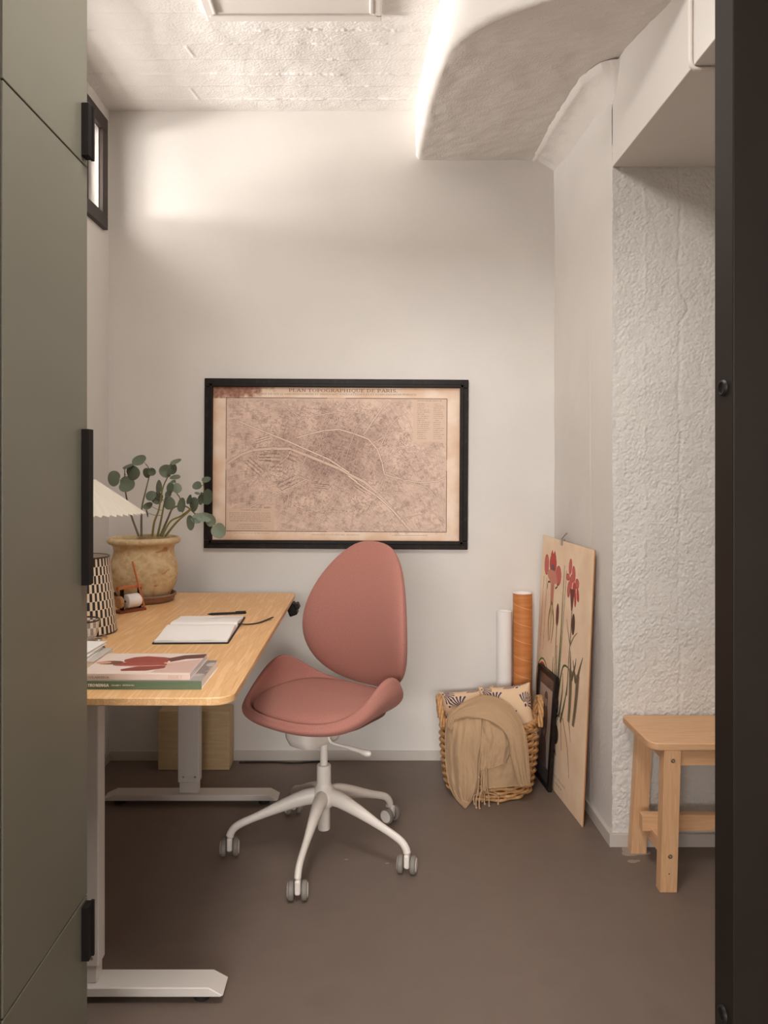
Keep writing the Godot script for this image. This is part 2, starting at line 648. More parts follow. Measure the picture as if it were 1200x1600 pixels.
	var wn := structure("wall_neighbour_end", "white end wall of the neighbouring room round its window", "wall")
	var e2 := MB.new()
	for q in [[-2.7, -2.45, 0.0, 2.95], [0.75, 2.7, 0.0, 2.95], [-2.45, 0.75, 0.0, 1.45], [-2.45, 0.75, 2.15, 2.95]]:
		e2.rbox(Vector3((q[0] + q[1]) / 2, (q[2] + q[3]) / 2, 4.15), Vector3(q[1] - q[0], q[3] - q[2], 0.1), 0.001)
	put("surface", e2, mats["painted plaster"], wn)


func build_ceiling() -> void:
	var ce := structure("ceiling", "white board-marked concrete ceiling with rough ridges between the boards", "ceiling")
	var n1 := FastNoiseLite.new()
	n1.seed = 21
	n1.frequency = 5.0
	n1.fractal_octaves = 3
	var n2 := FastNoiseLite.new()
	n2.seed = 22
	n2.frequency = 40.0
	n2.fractal_octaves = 3
	var n3 := FastNoiseLite.new()
	n3.seed = 23
	n3.frequency = 90.0
	n3.fractal_octaves = 2
	var joints := [3.293, 3.178, 3.08, 2.974, 2.862, 2.774, 2.669, 2.56, 2.45]
	var rows := []
	var nx := 300
	var nd := 260
	for i in nx + 1:
		var row := PackedVector3Array()
		var x := lerpf(-1.15, 0.35, float(i) / nx)
		for j in nd + 1:
			var d := lerpf(3.42, 2.3, float(j) / nd)
			var y := CEIL + 0.003 * n1.get_noise_2d(x, d)
			y += 0.0012 * n3.get_noise_2d(x, d) * (0.4 + 0.6 * smoothstep(-0.9, 0.2, x))
			var board := 0
			for k in joints.size():
				if d < joints[k]:
					board = k + 1
				var dj: float = joints[k] + 0.004 * n1.get_noise_2d(x * 0.7, k * 5.0) + 0.002 * n2.get_noise_2d(x, k * 3.0)
				var amt := smoothstep(-0.25, 0.35, n1.get_noise_2d(x * 1.1 + k * 3.0, 9.0 + k)) * (0.35 + 0.65 * smoothstep(-1.0, 0.0, x))
				y -= 0.0065 * amt * exp(-pow((d - dj) / 0.0055, 2)) * (0.75 + 0.6 * n2.get_noise_2d(x * 1.3, k * 7.0))
			y += 0.0018 * sin(board * 2.4)
			# two short gashes across the boards
			for g in [[297.0, 80.0, 0.05], [304.0, 147.0, 0.06]]:
				var gd: float = (CEIL - EYE) * F / (CY - g[1])
				var gx: float = (g[0] - CX) * gd / F
				var lean: float = gx + (d - gd) * 0.15
				y -= 0.0032 * exp(-pow((x - lean) / 0.005, 2)) * smoothstep(g[2], g[2] * 0.6, absf(d - gd))
			row.append(Vector3(x, y, -d))
		rows.append(row)
	var b := MB.new()
	b.grid(rows)
	put("board_marked_face", b, mats["cast concrete"], ce)
	var top := MB.new()
	top.rbox(Vector3(0, 2.9, 0.3), Vector3(5.4, 0.2, 7.9), 0.001)
	put("slab", top, mats["cast concrete"], ce)
	var near := MB.new()
	near.rbox(Vector3(0, 2.797, 0.95), Vector3(5.2, 0.024, 6.5), 0.001)
	put("near_slab", near, mats["painted plaster"], ce)

	# panel in a moulded frame
	var hp := structure("ceiling_panel", "square white ceiling panel in a stepped moulded frame", "ceiling panel")
	var m := MB.new()
	m.rbox(Vector3(-0.26, 2.785, -2.36), Vector3(0.53, 0.03, 0.60), 0.003)
	put("panel", m, mats["white enamel"], hp)
	for q in [[-0.26, -2.672, 0.59, 0.032], [-0.26, -2.048, 0.59, 0.032], [-0.539, -2.36, 0.032, 0.592], [0.019, -2.36, 0.032, 0.592]]:
		var fr := MB.new()
		fr.rbox(Vector3(q[0], 2.780, q[1]), Vector3(q[2], 0.03, q[3]), 0.005, Basis(), 2)
		put("frame_bar", fr, mats["white enamel"], hp)
		var fi := MB.new()
		var off := Vector3(0, 0, 0)
		if q[2] > q[3]:
			off.z = 0.018 if q[1] < -2.36 else -0.018
		else:
			off.x = 0.018 if q[0] < -0.26 else -0.018
		fi.rbox(Vector3(q[0], 2.777, q[1]) + off, Vector3(q[2] - 0.03 if q[2] > q[3] else 0.012, 0.03, q[3] - 0.03 if q[3] > q[2] else 0.012), 0.004, Basis(), 2)
		put("inner_bead", fi, mats["white enamel"], hp)

	# the lower curved soffit in the right corner
	var so := structure("ceiling_soffit", "lower curved plaster soffit in the corner above the map", "ceiling soffit")
	var plan := [Vector2(0.190, 3.42), Vector2(0.193, 3.25), Vector2(0.198, 3.05), Vector2(0.206, 2.85), Vector2(0.219, 2.66), Vector2(0.242, 2.49), Vector2(0.278, 2.36), Vector2(0.345, 2.235), Vector2(0.44, 2.12), Vector2(0.56, 2.03), Vector2(0.69, 1.96), Vector2(0.84, 1.90)]
	var cur := Curve2D.new()
	for i in plan.size():
		var p: Vector2 = plan[i]
		var t: Vector2 = (plan[mini(i + 1, plan.size() - 1)] - plan[maxi(i - 1, 0)]) / 6.0
		cur.add_point(p, -t, t)
	var len := cur.get_baked_length()
	rows = []
	var nu := 150
	for i in nu + 1:
		var p := cur.sample_baked(len * i / nu, true)
		var q := cur.sample_baked(minf(len, len * i / nu + 0.01), true)
		var q0 := cur.sample_baked(maxf(0, len * i / nu - 0.01), true)
		var tg := (q - q0).normalized()
		var inw := Vector2(-tg.y, tg.x)     # towards the soffit
		if inw.x < 0:
			inw = -inw
		var row := PackedVector3Array()
		var low := func(d: float) -> float: return 2.574 - 0.2 * maxf(0, 2.5 - d)
		var r := 0.022
		for k in 9:
			var y := lerpf(2.80, low.call(p.y) + r, k / 8.0)
			var w := 0.006 * n1.get_noise_3d(p.x, p.y, y * 2.0)
			row.append(Vector3(p.x + inw.x * w, y, -(p.y + inw.y * w)))
		for k in range(1, 7):
			var a := PI / 2 * k / 6.0
			var pt := p + inw * r * (1.0 - cos(a))
			var w2 := 0.006 * n1.get_noise_3d(p.x, p.y, 5.2)
			pt += inw * w2 * cos(a)
			row.append(Vector3(pt.x, low.call(p.y) + r * (1.0 - sin(a)), -pt.y))
		var start := p + inw * r
		var goal := Vector2(0.83, lerpf(3.42, 1.90, pow(float(i) / nu, 0.8)))
		for k in range(1, 71):
			var pt := start.lerp(goal, k / 70.0)
			var y: float = low.call(pt.y) + 0.004 * n1.get_noise_2d(pt.x * 1.2, pt.y * 1.2) + 0.0007 * n2.get_noise_2d(pt.x * 0.5 + pt.y * 0.4, pt.y * 0.35) * smoothstep(0, 0.1, k / 70.0)
			row.append(Vector3(pt.x, y, -pt.y))
		rows.append(row)
	var sb := MB.new()
	sb.grid(rows, false, false, true)
	put("plaster_shell", sb, mats["rough plaster"], so)
	# rough cove where the soffit meets the pillar
	var l1 := [Vector3(0.684, 2.58, -3.41), Vector3(0.686, 2.577, -3.2), Vector3(0.690, 2.574, -2.97), Vector3(0.704, 2.574, -2.69), Vector3(0.743, 2.572, -2.577), Vector3(0.81, 2.57, -2.54)]
	var l2 := [Vector3(0.79, 2.535, -3.41), Vector3(0.792, 2.515, -3.2), Vector3(0.798, 2.512, -2.97), Vector3(0.802, 2.50, -2.765), Vector3(0.806, 2.46, -2.66), Vector3(0.812, 2.40, -2.60)]
	rows = []
	for i in 61:
		var s := i / 60.0 * 5.0
		var k := mini(int(s), 4)
		var a: Vector3 = l1[k].lerp(l1[k + 1], s - k)
		var c: Vector3 = l2[k].lerp(l2[k + 1], s - k)
		a += Vector3(0.006 * n1.get_noise_2d(s * 0.8, 1.0), 0, 0)
		var row := PackedVector3Array()
		for j in 17:
			var t := j / 16.0
			var p := a.lerp(c, t)
			p.y += -0.012 * smoothstep(0.0, 0.12, t) + 0.022 * sin(t * PI) * 0.6 + 0.005 * n1.get_noise_3d(p.x * 3, p.z * 2, 1.0)
			row.append(p)
		rows.append(row)
	var cv := MB.new()
	cv.grid(rows, false, false, true)
	put("rough_cove", cv, mats["rough plaster"], so, "rough plaster cove running along the top of the pillar")

	# box beam running towards the viewer above the bench
	var be := structure("ceiling_beam", "smooth white box beam above the birch bench", "beam")
	var bb := MB.new()
	bb.rbox(Vector3(1.40, 2.53, -1.60), Vector3(1.20, 0.56, 2.06), 0.003)
	put("casing", bb, mats["painted plaster"], be)
	var pipe := thing("conduit_pipe", "thin white conduit bending round the edge of the ceiling beam", "pipe")
	var pb := MB.new()
	pb.tube([Vector3(0.793, 2.78, -1.97), Vector3(0.793, 2.5, -1.97), Vector3(0.793, 2.27, -1.97), Vector3(0.795, 2.253, -1.97), Vector3(0.803, 2.244, -1.97), Vector3(0.82, 2.243, -1.97), Vector3(1.02, 2.243, -1.97)], 0.0065, 10)
	put("tube", pb, mats["chair plastic"], pipe)
	var cl := MB.new()
	cl.rbox(Vector3(0.91, 2.243, -1.97), Vector3(0.012, 0.016, 0.018), 0.002)
	put("clip", cl, mats["chair plastic"], pipe)
	# flat lamp on the ceiling, above the upper edge of the photograph
	var cl2 := thing("ceiling_lamp", "flat white ceiling lamp over the middle of the room", "lamp", Vector3(-0.05, 2.785, -1.15))
	var lh := MB.new()
	lh.rbox(Vector3(0, -0.018, 0), Vector3(0.96, 0.036, 0.56), 0.006, Basis(), 2)
	put("housing", lh, mats["white enamel"], cl2)
	var ld := MB.new()
	ld.rbox(Vector3(0, -0.040, 0), Vector3(0.90, 0.008, 0.50), 0.002)
	put("diffuser", ld, mats["lamp glow"], cl2)


func build_openings() -> void:
	# high window in the left wall
	var w := structure("window_1", "small high window with a dark brown wooden frame", "window")
	for q in [[2.252, 2.31, 2.30, 3.335], [2.657, 2.715, 2.30, 3.335], [2.31, 2.657, 3.275, 3.335], [2.31, 2.657, 2.30, 2.36]]:
		var b := MB.new()
		b.rbox(Vector3(-1.118, (q[0] + q[1]) / 2, -(q[2] + q[3]) / 2), Vector3(0.022, q[1] - q[0], q[3] - q[2]), 0.003)
		put("frame_bar", b, mats["brown edge"], w)
	for q in [[2.307, 2.335, 2.362, 3.268], [2.630, 2.658, 2.362, 3.268], [2.335, 2.63, 3.24, 3.268], [2.335, 2.63, 2.362, 2.39], [2.335, 2.63, 2.805, 2.825]]:
		var b := MB.new()
		b.rbox(Vector3(-1.185, (q[0] + q[1]) / 2, -(q[2] + q[3]) / 2), Vector3(0.04, q[1] - q[0], q[3] - q[2]), 0.003)
		put("sash_bar", b, mats["brown edge"], w)
	for q in [[2.39, 2.805], [2.825, 3.24]]:
		var b := MB.new()
		b.quad(Vector3(-1.185, 2.335, -q[0]), Vector3(-1.185, 2.335, -q[1]), Vector3(-1.185, 2.63, -q[1]), Vector3(-1.185, 2.63, -q[0]))
		put("pane", b, mats["pane"], w)

	# window of the neighbouring room, behind the viewpoint
	var w2 := structure("window_2", "wide white-framed window of the neighbouring room", "window")
	for q in [[-2.45, 0.75, 1.45, 1.50], [-2.45, 0.75, 2.10, 2.15], [-2.45, -2.39, 1.50, 2.10], [0.69, 0.75, 1.50, 2.10]]:
		var b := MB.new()
		b.rbox(Vector3((q[0] + q[1]) / 2, (q[2] + q[3]) / 2, 4.15), Vector3(q[1] - q[0], q[3] - q[2], 0.07), 0.004)
		put("frame_bar", b, mats["white enamel"], w2)
	var g := MB.new()
	g.quad(Vector3(0.69, 1.5, 4.16), Vector3(-2.39, 1.5, 4.16), Vector3(-2.39, 2.1, 4.16), Vector3(0.69, 2.1, 4.16))
	put("pane", g, mats["pane"], w2)

	# steel door leaf standing open at the right
	var d := structure("door_1", "dark brown steel door leaf with bolts in its edge", "door")
	var lf := MB.new()
	lf.rbox(Vector3(0.82, 1.09, -0.877), Vector3(0.86, 2.16, 0.046), 0.0015, Basis(), 2)
	put("leaf", lf, mats["dark steel"], d)
	for y in [1.339, 0.646, 1.95]:
		var bt := MB.new()
		bt.lathe([Vector2(0.0, 0.0012), Vector2(0.006, 0.0012), Vector2(0.0065, 0.0032), Vector2(0.0085, 0.0032), Vector2(0.0095, 0.0)], 20, Vector3(0.39, y, -0.877), Basis(Vector3.BACK, PI / 2))
		put("bolt", bt, mats["black metal"], d)


func build_cabinet() -> void:
	var c := thing("storage_cabinet", "tall sage green cabinet with black edge handles", "cabinet")
	var x := -0.52
	var b := MB.new()
	b.rbox(Vector3(-0.832, 1.24, -1.285), Vector3(0.574, 2.40, 0.33), 0.002)
	put("body", b, mats["sage lacquer"], c)
	var pl := MB.new()
	pl.rbox(Vector3(-0.842, 0.02, -1.285), Vector3(0.55, 0.04, 0.32), 0.002)
	put("plinth", pl, mats["brown edge"], c)
	var sp := MB.new()
	sp.rbox(Vector3(-0.82, 1.22, -1.1), Vector3(0.595, 2.44, 0.036), 0.001)
	put("side_panel", sp, mats["brown edge"], c, "dark brown edge panel")
	# three doors one above another, each with its handle at the far edge
	for q in [[0.045, 0.4695, 0.365, 0.4626], [0.4725, 1.7985, 1.04, 1.321], [1.8015, 2.44, 1.812, 1.907]]:
		var d := MB.new()
		d.rbox(Vector3(x - 0.010, (q[0] + q[1]) / 2, -1.285), Vector3(0.020, q[1] - q[0], 0.332), 0.0012, Basis(), 2)
		var o := put("door", d, mats["sage lacquer"], c)
		var h := MB.new()
		h.rbox(Vector3(x + 0.0065, (q[2] + q[3]) / 2, -1.4335), Vector3(0.0135, q[3] - q[2], 0.025), 0.0012, Basis(), 2)
		put("handle", h, mats["handle metal"], o, "black edge pull")
		if q[3] - q[2] < 0.2:
			var lip := MB.new()
			lip.rbox(Vector3(x + 0.0125, (q[2] + q[3]) / 2, -1.4435), Vector3(0.006, (q[3] - q[2]) * 1.04, 0.006), 0.001, Basis(), 2)
			put("handle_lip", lip, mats["handle metal"], o)


func round_rect(x0: float, z0: float, x1: float, z1: float, r: float, n := 8) -> PackedVector2Array:
	# as (x, -z) pairs for prism()
	var o := PackedVector2Array()
	for q in [[x1 - r, z1 - r, 0.0], [x0 + r, z1 - r, PI / 2], [x0 + r, z0 + r, PI], [x1 - r, z0 + r, PI * 1.5]]:
		for k in n + 1:
			var a: float = q[2] + PI / 2 * k / n
			o.append(Vector2(q[0] + r * cos(a), q[1] + r * sin(a)))
	return o


func build_desk() -> void:
	var t := thing("standing_desk", "height-adjustable desk with bamboo top and white steel legs", "desk")
	var b := MB.new()
	b.prism(round_rect(-1.105, 1.712, -0.301, 3.164, 0.045, 8), DESK_Y - 0.018, DESK_Y, 0.0022)
	put("tabletop", b, mats["bamboo"], t)
	for d in [1.882, 2.972]:
		var foot := MB.new()
		# side outline in x and height, drawn through the foot's width
		var prof := PackedVector2Array([Vector2(-0.992, 0.017), Vector2(-0.352, 0.017), Vector2(-0.346, 0.021), Vector2(-0.380, 0.039), Vector2(-0.960, 0.039), Vector2(-0.998, 0.021)])
		var bas := Basis(Vector3.RIGHT, -PI / 2)
		var pp := PackedVector2Array()
		for q in prof:
			pp.append(Vector2(q.x, q.y))
		# local y of the prism becomes depth
		foot.prism(pp, -0.035, 0.035, 0.002, Basis(Vector3(1, 0, 0), Vector3(0, 0, 1), Vector3(0, -1, 0)), Vector3(0, 0, -d))
		var f := put("foot", foot, mats["white enamel"], t)
		for gx in [-0.40, -0.94]:
			var gl := MB.new()
			gl.cyl(Vector3(gx, 0.009, -d + 0.006), 0.021, 0.018, Basis(), 20, 0.002)
			put("glide", gl, mats["black rubber"], f)
		var inner := MB.new()
		inner.rbox(Vector3(-0.68, 0.20, -d), Vector3(0.070, 0.32, 0.040), 0.003)
		var leg := put("leg", inner, mats["white enamel"], t)
		var outer := MB.new()
		outer.rbox(Vector3(-0.68, 0.40, -d), Vector3(0.080, 0.64, 0.048), 0.004, Basis(), 2)
		put("outer_tube", outer, mats["white enamel"], leg)
		for sx in [-0.70, -0.656]:
			var sc := MB.new()
			sc.cyl(Vector3(sx, 0.102, -d + 0.0245), 0.0035, 0.002, Basis(Vector3.RIGHT, PI / 2), 10, 0.0004)
			put("screw", sc, mats["steel"], leg)
		# support arm, deep at the leg and thin towards the rim of the top
		var arm := MB.new()
		var ap := PackedVector2Array([Vector2(-1.04, 0.7363), Vector2(-1.04, 0.731), Vector2(-0.74, 0.704), Vector2(-0.62, 0.704), Vector2(-0.50, 0.729), Vector2(-0.36, 0.7335), Vector2(-0.36, 0.7363)])
		arm.prism(ap, -0.022, 0.022, 0.0015, Basis(Vector3(1, 0, 0), Vector3(0, 0, 1), Vector3(0, -1, 0)), Vector3(0, 0, -d))
		put("support_arm", arm, mats["white enamel"], t)
	for x in [-0.715, -0.645]:
		var rail := MB.new()
		rail.rbox(Vector3(x, 0.722, -2.427), Vector3(0.025, 0.028, 1.05), 0.003)
		put("rail", rail, mats["white enamel"], t)
	# paddle switch under the far corner
	var sw := MB.new()
	var tilt := Basis(Vector3.BACK, 0.35)
	sw.rbox(Vector3(-0.303, 0.710, -3.05), Vector3(0.032, 0.046, 0.07), 0.006, tilt, 2)
	sw.rbox(Vector3(-0.284, 0.722, -3.05), Vector3(0.014, 0.022, 0.062), 0.004, tilt, 2)
	put("control_switch", sw, mats["black metal"], t, "black height switch under the edge")


# ---------------------------------------------------------------- office chair
const TURN := 0.698      # the chair faces 40 degrees to the left of the viewer
const CHAIR := Vector3(-0.155, 0.0, -2.596)


func ch(s: float, y: float, f: float) -> Vector3:
	return Vector3(cos(TURN) * s - sin(TURN) * f, y, sin(TURN) * s + cos(TURN) * f)


func smooth_curve(pts: Array, n: int) -> Array:
	var c := Curve3D.new()
	for i in pts.size():
		var t: Vector3 = (pts[mini(i + 1, pts.size() - 1)] - pts[maxi(i - 1, 0)]) / 6.0
		c.add_point(pts[i], -t, t)
	var o := []
	var l := c.get_baked_length()
	for i in n + 1:
		o.append(c.sample_baked(l * i / n, true))
	return o


# outline of the seat: distance from the middle towards angle a (0 = to the side, 90 = front)
func seat_r(a: float) -> float:
	var s := cos(a)
	var f := sin(a)
	var fr := 0.245 if f > 0 else 0.225
	var e := 2.35
	return pow(pow(absf(s) / 0.262, e) + pow(absf(f) / fr, e), -1.0 / e)


# height of the shell's rim: low at the front, two raised wings behind the middle
func rim_y(a: float) -> float:
	var f := sin(a)
	var s := absf(cos(a))
	var wing := pow(s, 2.2) * exp(-pow((f + 0.22) / 0.62, 2))
	return 0.477 + 0.111 * wing + 0.010 * maxf(0, -f)


func egg(t: float) -> float:
	return pow(maxf(0.0, 4.0 * t * (1.0 - t)), 0.4) * (1.0 + 0.35 * (0.5 - t)) / 1.03


func back_point(s: float, t: float, off: float) -> Vector3:
	var y := lerpf(0.492, 0.995, t)
	var f := -0.238 - 0.012 * t + 0.050 * sin(PI * clampf(t * 1.05, 0, 1)) + 0.075 * pow(s / 0.23, 2) * (1.0 - 0.35 * t)
	# push along the curved surface's own normal
	var slope := 2.0 * 0.075 * s / (0.23 * 0.23) * (1.0 - 0.35 * t)
	var n := Vector2(-slope, 1.0).normalized()
	return ch(s + n.x * off, y, f + n.y * off)


func backrest(mb: MB, thick_front: float, thick_back: float, grow: float) -> void:
	var na := 72
	var nr := 14
	for side in [1.0, -1.0]:
		var rows := []
		for i in na + 1:
			var a := TAU * i / na
			var row := PackedVector3Array()
			var ty := (sin(a) + 1.0) / 2.0
			var bs := egg(ty) * 0.232 * signf(cos(a)) if absf(cos(a)) > 1e-6 else 0.0
			for j in nr + 1:
				var q := sin(PI / 2 * j / nr)
				var s := bs * q * grow
				var t := lerpf(0.42, 0.5 + (ty - 0.5) * grow, q)
				var th: float = (thick_front if side > 0 else thick_back) * pow(maxf(0, 1.0 - pow(q, 7.0)), 0.5)
				row.append(back_point(s, t, side * th))
			rows.append(row)
		mb.grid(rows, true, false, side > 0)


func build_chair() -> void:
	var c := thing("office_chair", "dusty pink upholstered swivel chair on a white five-star base", "chair", CHAIR)
	# seat shell
	var rows := []
	var na := 96
	for i in na + 1:
		var a := TAU * i / na
		var dir := Vector2(cos(a), sin(a))
		var r := seat_r(a)
		var top := rim_y(a)
		var low := 0.425
		var row := PackedVector3Array()
		var amax := deg_to_rad(104.0)
		var h := (top - low) / (1.0 - cos(amax))
		for j in 17:
			var g := amax * j / 16.0
			var rr := r * sin(g)
			row.append(ch(dir.x * rr, low + h * (1.0 - cos(g)), dir.y * rr))
		var re := r * sin(amax)
		for j in range(1, 6):                          # rolled edge
			var g := PI * j / 6.0
			var rr := re - 0.011 * (1.0 - cos(g))
			row.append(ch(dir.x * rr, top + 0.010 * sin(g), dir.y * rr))
		for j in range(1, 9):                          # inside, down to below the cushion
			var g := j / 8.0
			var rr := (re - 0.022) * (1.0 - 0.35 * g * g)
			row.append(ch(dir.x * rr, lerpf(top, 0.462, 1.0 - pow(1.0 - g, 2)), dir.y * rr))
		rows.append(row)
	var sh := MB.new()
	sh.grid(rows, true, false, true)
	put("seat_shell", sh, mats["pink wool"], c)
	# cushion
	rows = []
	for i in na + 1:
		var a := TAU * i / na
		var dir := Vector2(cos(a), sin(a))
		var wing := rim_y(a) - 0.477
		var r := seat_r(a) * 0.97 - 0.027 - 0.30 * wing
		var row := PackedVector3Array()
		for j in 13:
			var q := sin(PI / 2 * j / 12.0)
			var y := 0.518 - 0.007 * q * q + 0.10 * wing * q - 0.010 * maxf(0, dir.y) * q * q
			y = lerpf(y, y - 0.030, 1.0 - pow(maxf(0.0, 1.0 - pow(q, 14.0)), 0.5))
			row.append(ch(dir.x * r * q, y, dir.y * r * q))
		row.append(ch(dir.x * r * 0.97, 0.452, dir.y * r * 0.97))
		row.append(ch(0, 0.452, 0))
		rows.append(row)
	var cu := MB.new()
	cu.grid(rows, true, false, false)
	put("seat_cushion", cu, mats["pink wool"], c)
	# backrest: padded front and the shell behind it
	var bp := MB.new()
	backrest(bp, 0.022, 0.006, 1.0)
	put("backrest", bp, mats["pink wool"], c)
	var bs := MB.new()
	rows = []
	backrest(bs, -0.004, 0.034, 1.0)
	put("back_shell", bs, mats["pink wool"], c)
	var br := MB.new()
	br.rbox(ch(0.0, 0.478, -0.212), Vector3(0.10, 0.030, 0.035), 0.008, Basis(Vector3.UP, -TURN), 2)
	br.rbox(ch(0.0, 0.452, -0.16), Vector3(0.06, 0.020, 0.12), 0.006, Basis(Vector3.UP, -TURN), 2)
	put("back_bracket", br, mats["chair plastic"], c)
	# mechanism under the seat
	var me := MB.new()
	rows = []
	for q in [[0.0, 0.366], [0.80, 0.364], [0.93, 0.367], [1.08, 0.392], [1.14, 0.44]]:
		var row := PackedVector3Array()
		for i in 41:
			var a := TAU * i / 40
			var e := 5.0
			var rr := pow(pow(absf(cos(a)) / 0.052, e) + pow(absf(sin(a)) / 0.085, e), -1.0 / e)
			row.append(ch(cos(a) * rr * q[0], q[1], 0.045 + sin(a) * rr * q[0]))
		rows.append(row)
	me.grid(rows, false, true, false)
	put("tilt_mechanism", me, mats["chair plastic"], c)
	var lv := MB.new()
	lv.tube(smooth_curve([P(512, 1140, 2.54) - CHAIR, P(515, 1156, 2.53) - CHAIR, P(522, 1162, 2.52) - CHAIR, P(545, 1168, 2.49) - CHAIR], 14), 0.0048, 8)
	var lever := put("lever", lv, mats["chair plastic"], c)
	var kn := MB.new()
	kn.tube([P(541, 1167, 2.495) - CHAIR, P(548, 1169, 2.485) - CHAIR, P(563, 1173.5, 2.465) - CHAIR, P(567, 1175, 2.46) - CHAIR, P(573, 1177, 2.452) - CHAIR, P(578, 1178, 2.446) - CHAIR, P(580, 1178.5, 2.444) - CHAIR], [0.005, 0.0072, 0.0072, 0.0092, 0.0105, 0.008, 0.003], 12)
	put("knob", kn, mats["chair plastic"], lever)
	# gas column
	var co := MB.new()
	co.lathe([Vector2(0.0125, 0.27), Vector2(0.0125, 0.40)], 20)
	put("gas_column", co, mats["chair plastic"], c)
	var hub := MB.new()
	hub.lathe([Vector2(0.0, 0.068), Vector2(0.018, 0.068), Vector2(0.020, 0.071), Vector2(0.0205, 0.15)], 24)
	hub.lathe([Vector2(0.026, 0.145), Vector2(0.034, 0.150), Vector2(0.040, 0.165), Vector2(0.040, 0.185), Vector2(0.034, 0.203), Vector2(0.026, 0.212), Vector2(0.0235, 0.222), Vector2(0.0232, 0.278), Vector2(0.021, 0.281), Vector2(0.0125, 0.281)], 28)
	put("hub", hub, mats["chair plastic"], c)
	var swivel := [95.0, 92.0, 78.0, 140.0, 110.0]
	var dirs := [173.0, 101.0, 29.0, -43.0, -115.0]
	for k in 5:
		var a := deg_to_rad(dirs[k])
		var out := Vector3(cos(a), 0, sin(a))
		var arm := MB.new()
		var path := smooth_curve([out * 0.018 + Vector3(0, 0.180, 0), out * 0.06 + Vector3(0, 0.176, 0), out * 0.12 + Vector3(0, 0.158, 0), out * 0.20 + Vector3(0, 0.128, 0), out * 0.265 + Vector3(0, 0.103, 0), out * 0.290 + Vector3(0, 0.088, 0), out * 0.302 + Vector3(0, 0.070, 0), out * 0.304 + Vector3(0, 0.062, 0)], 26)
		var rad := []
		for i in path.size():
			var t := float(i) / (path.size() - 1)
			rad.append(lerpf(0.027, 0.0125, smoothstep(0.0, 0.75, t)))
		arm.tube(path, rad, 14, true, 0.82)
		var ar := put("arm", arm, mats["chair plastic"], c)
		# caster
		var ca := deg_to_rad(swivel[k])
		var ax := Vector3(sin(ca), 0, cos(ca))              # wheel axle
		var mid := out * 0.304 + Vector3(0, 0.0275, 0)
		var body := MB.new()
		body.tube([mid + Vector3(0, 0.040, 0), mid + Vector3(0, 0.034, 0)], 0.0085, 12)
		var bbas := Basis(ax, Vector3.UP, ax.cross(Vector3.UP))
		body.rbox(mid + Vector3(0, 0.012, 0), Vector3(0.018, 0.044, 0.034), 0.007, bbas, 3)
		var cast := put("caster", body, mats["chair plastic"], c)
		for s in [-1.0, 1.0]:
			var turn_b := Basis(ax.cross(Vector3.UP).normalized(), ax * s, Vector3.UP * s)
			var wh := MB.new()
			var wp: Vector3 = mid + ax * s * 0.0195
			wh.lathe([Vector2(0.0, -0.009), Vector2(0.022, -0.009), Vector2(0.026, -0.007), Vector2(0.0275, -0.003), Vector2(0.0275, 0.003), Vector2(0.026, 0.007), Vector2(0.0215, 0.009)], 28, wp, turn_b)
			put("wheel", wh, mats["caster rubber"], cast, "grey rubber wheel")
			var cap := MB.new()
			cap.lathe([Vector2(0.0215, 0.008), Vector2(0.0205, 0.0102), Vector2(0.017, 0.0112), Vector2(0.0, 0.0118)], 28, wp, turn_b)
			put("wheel_cap", cap, mats["chair plastic"], cast)


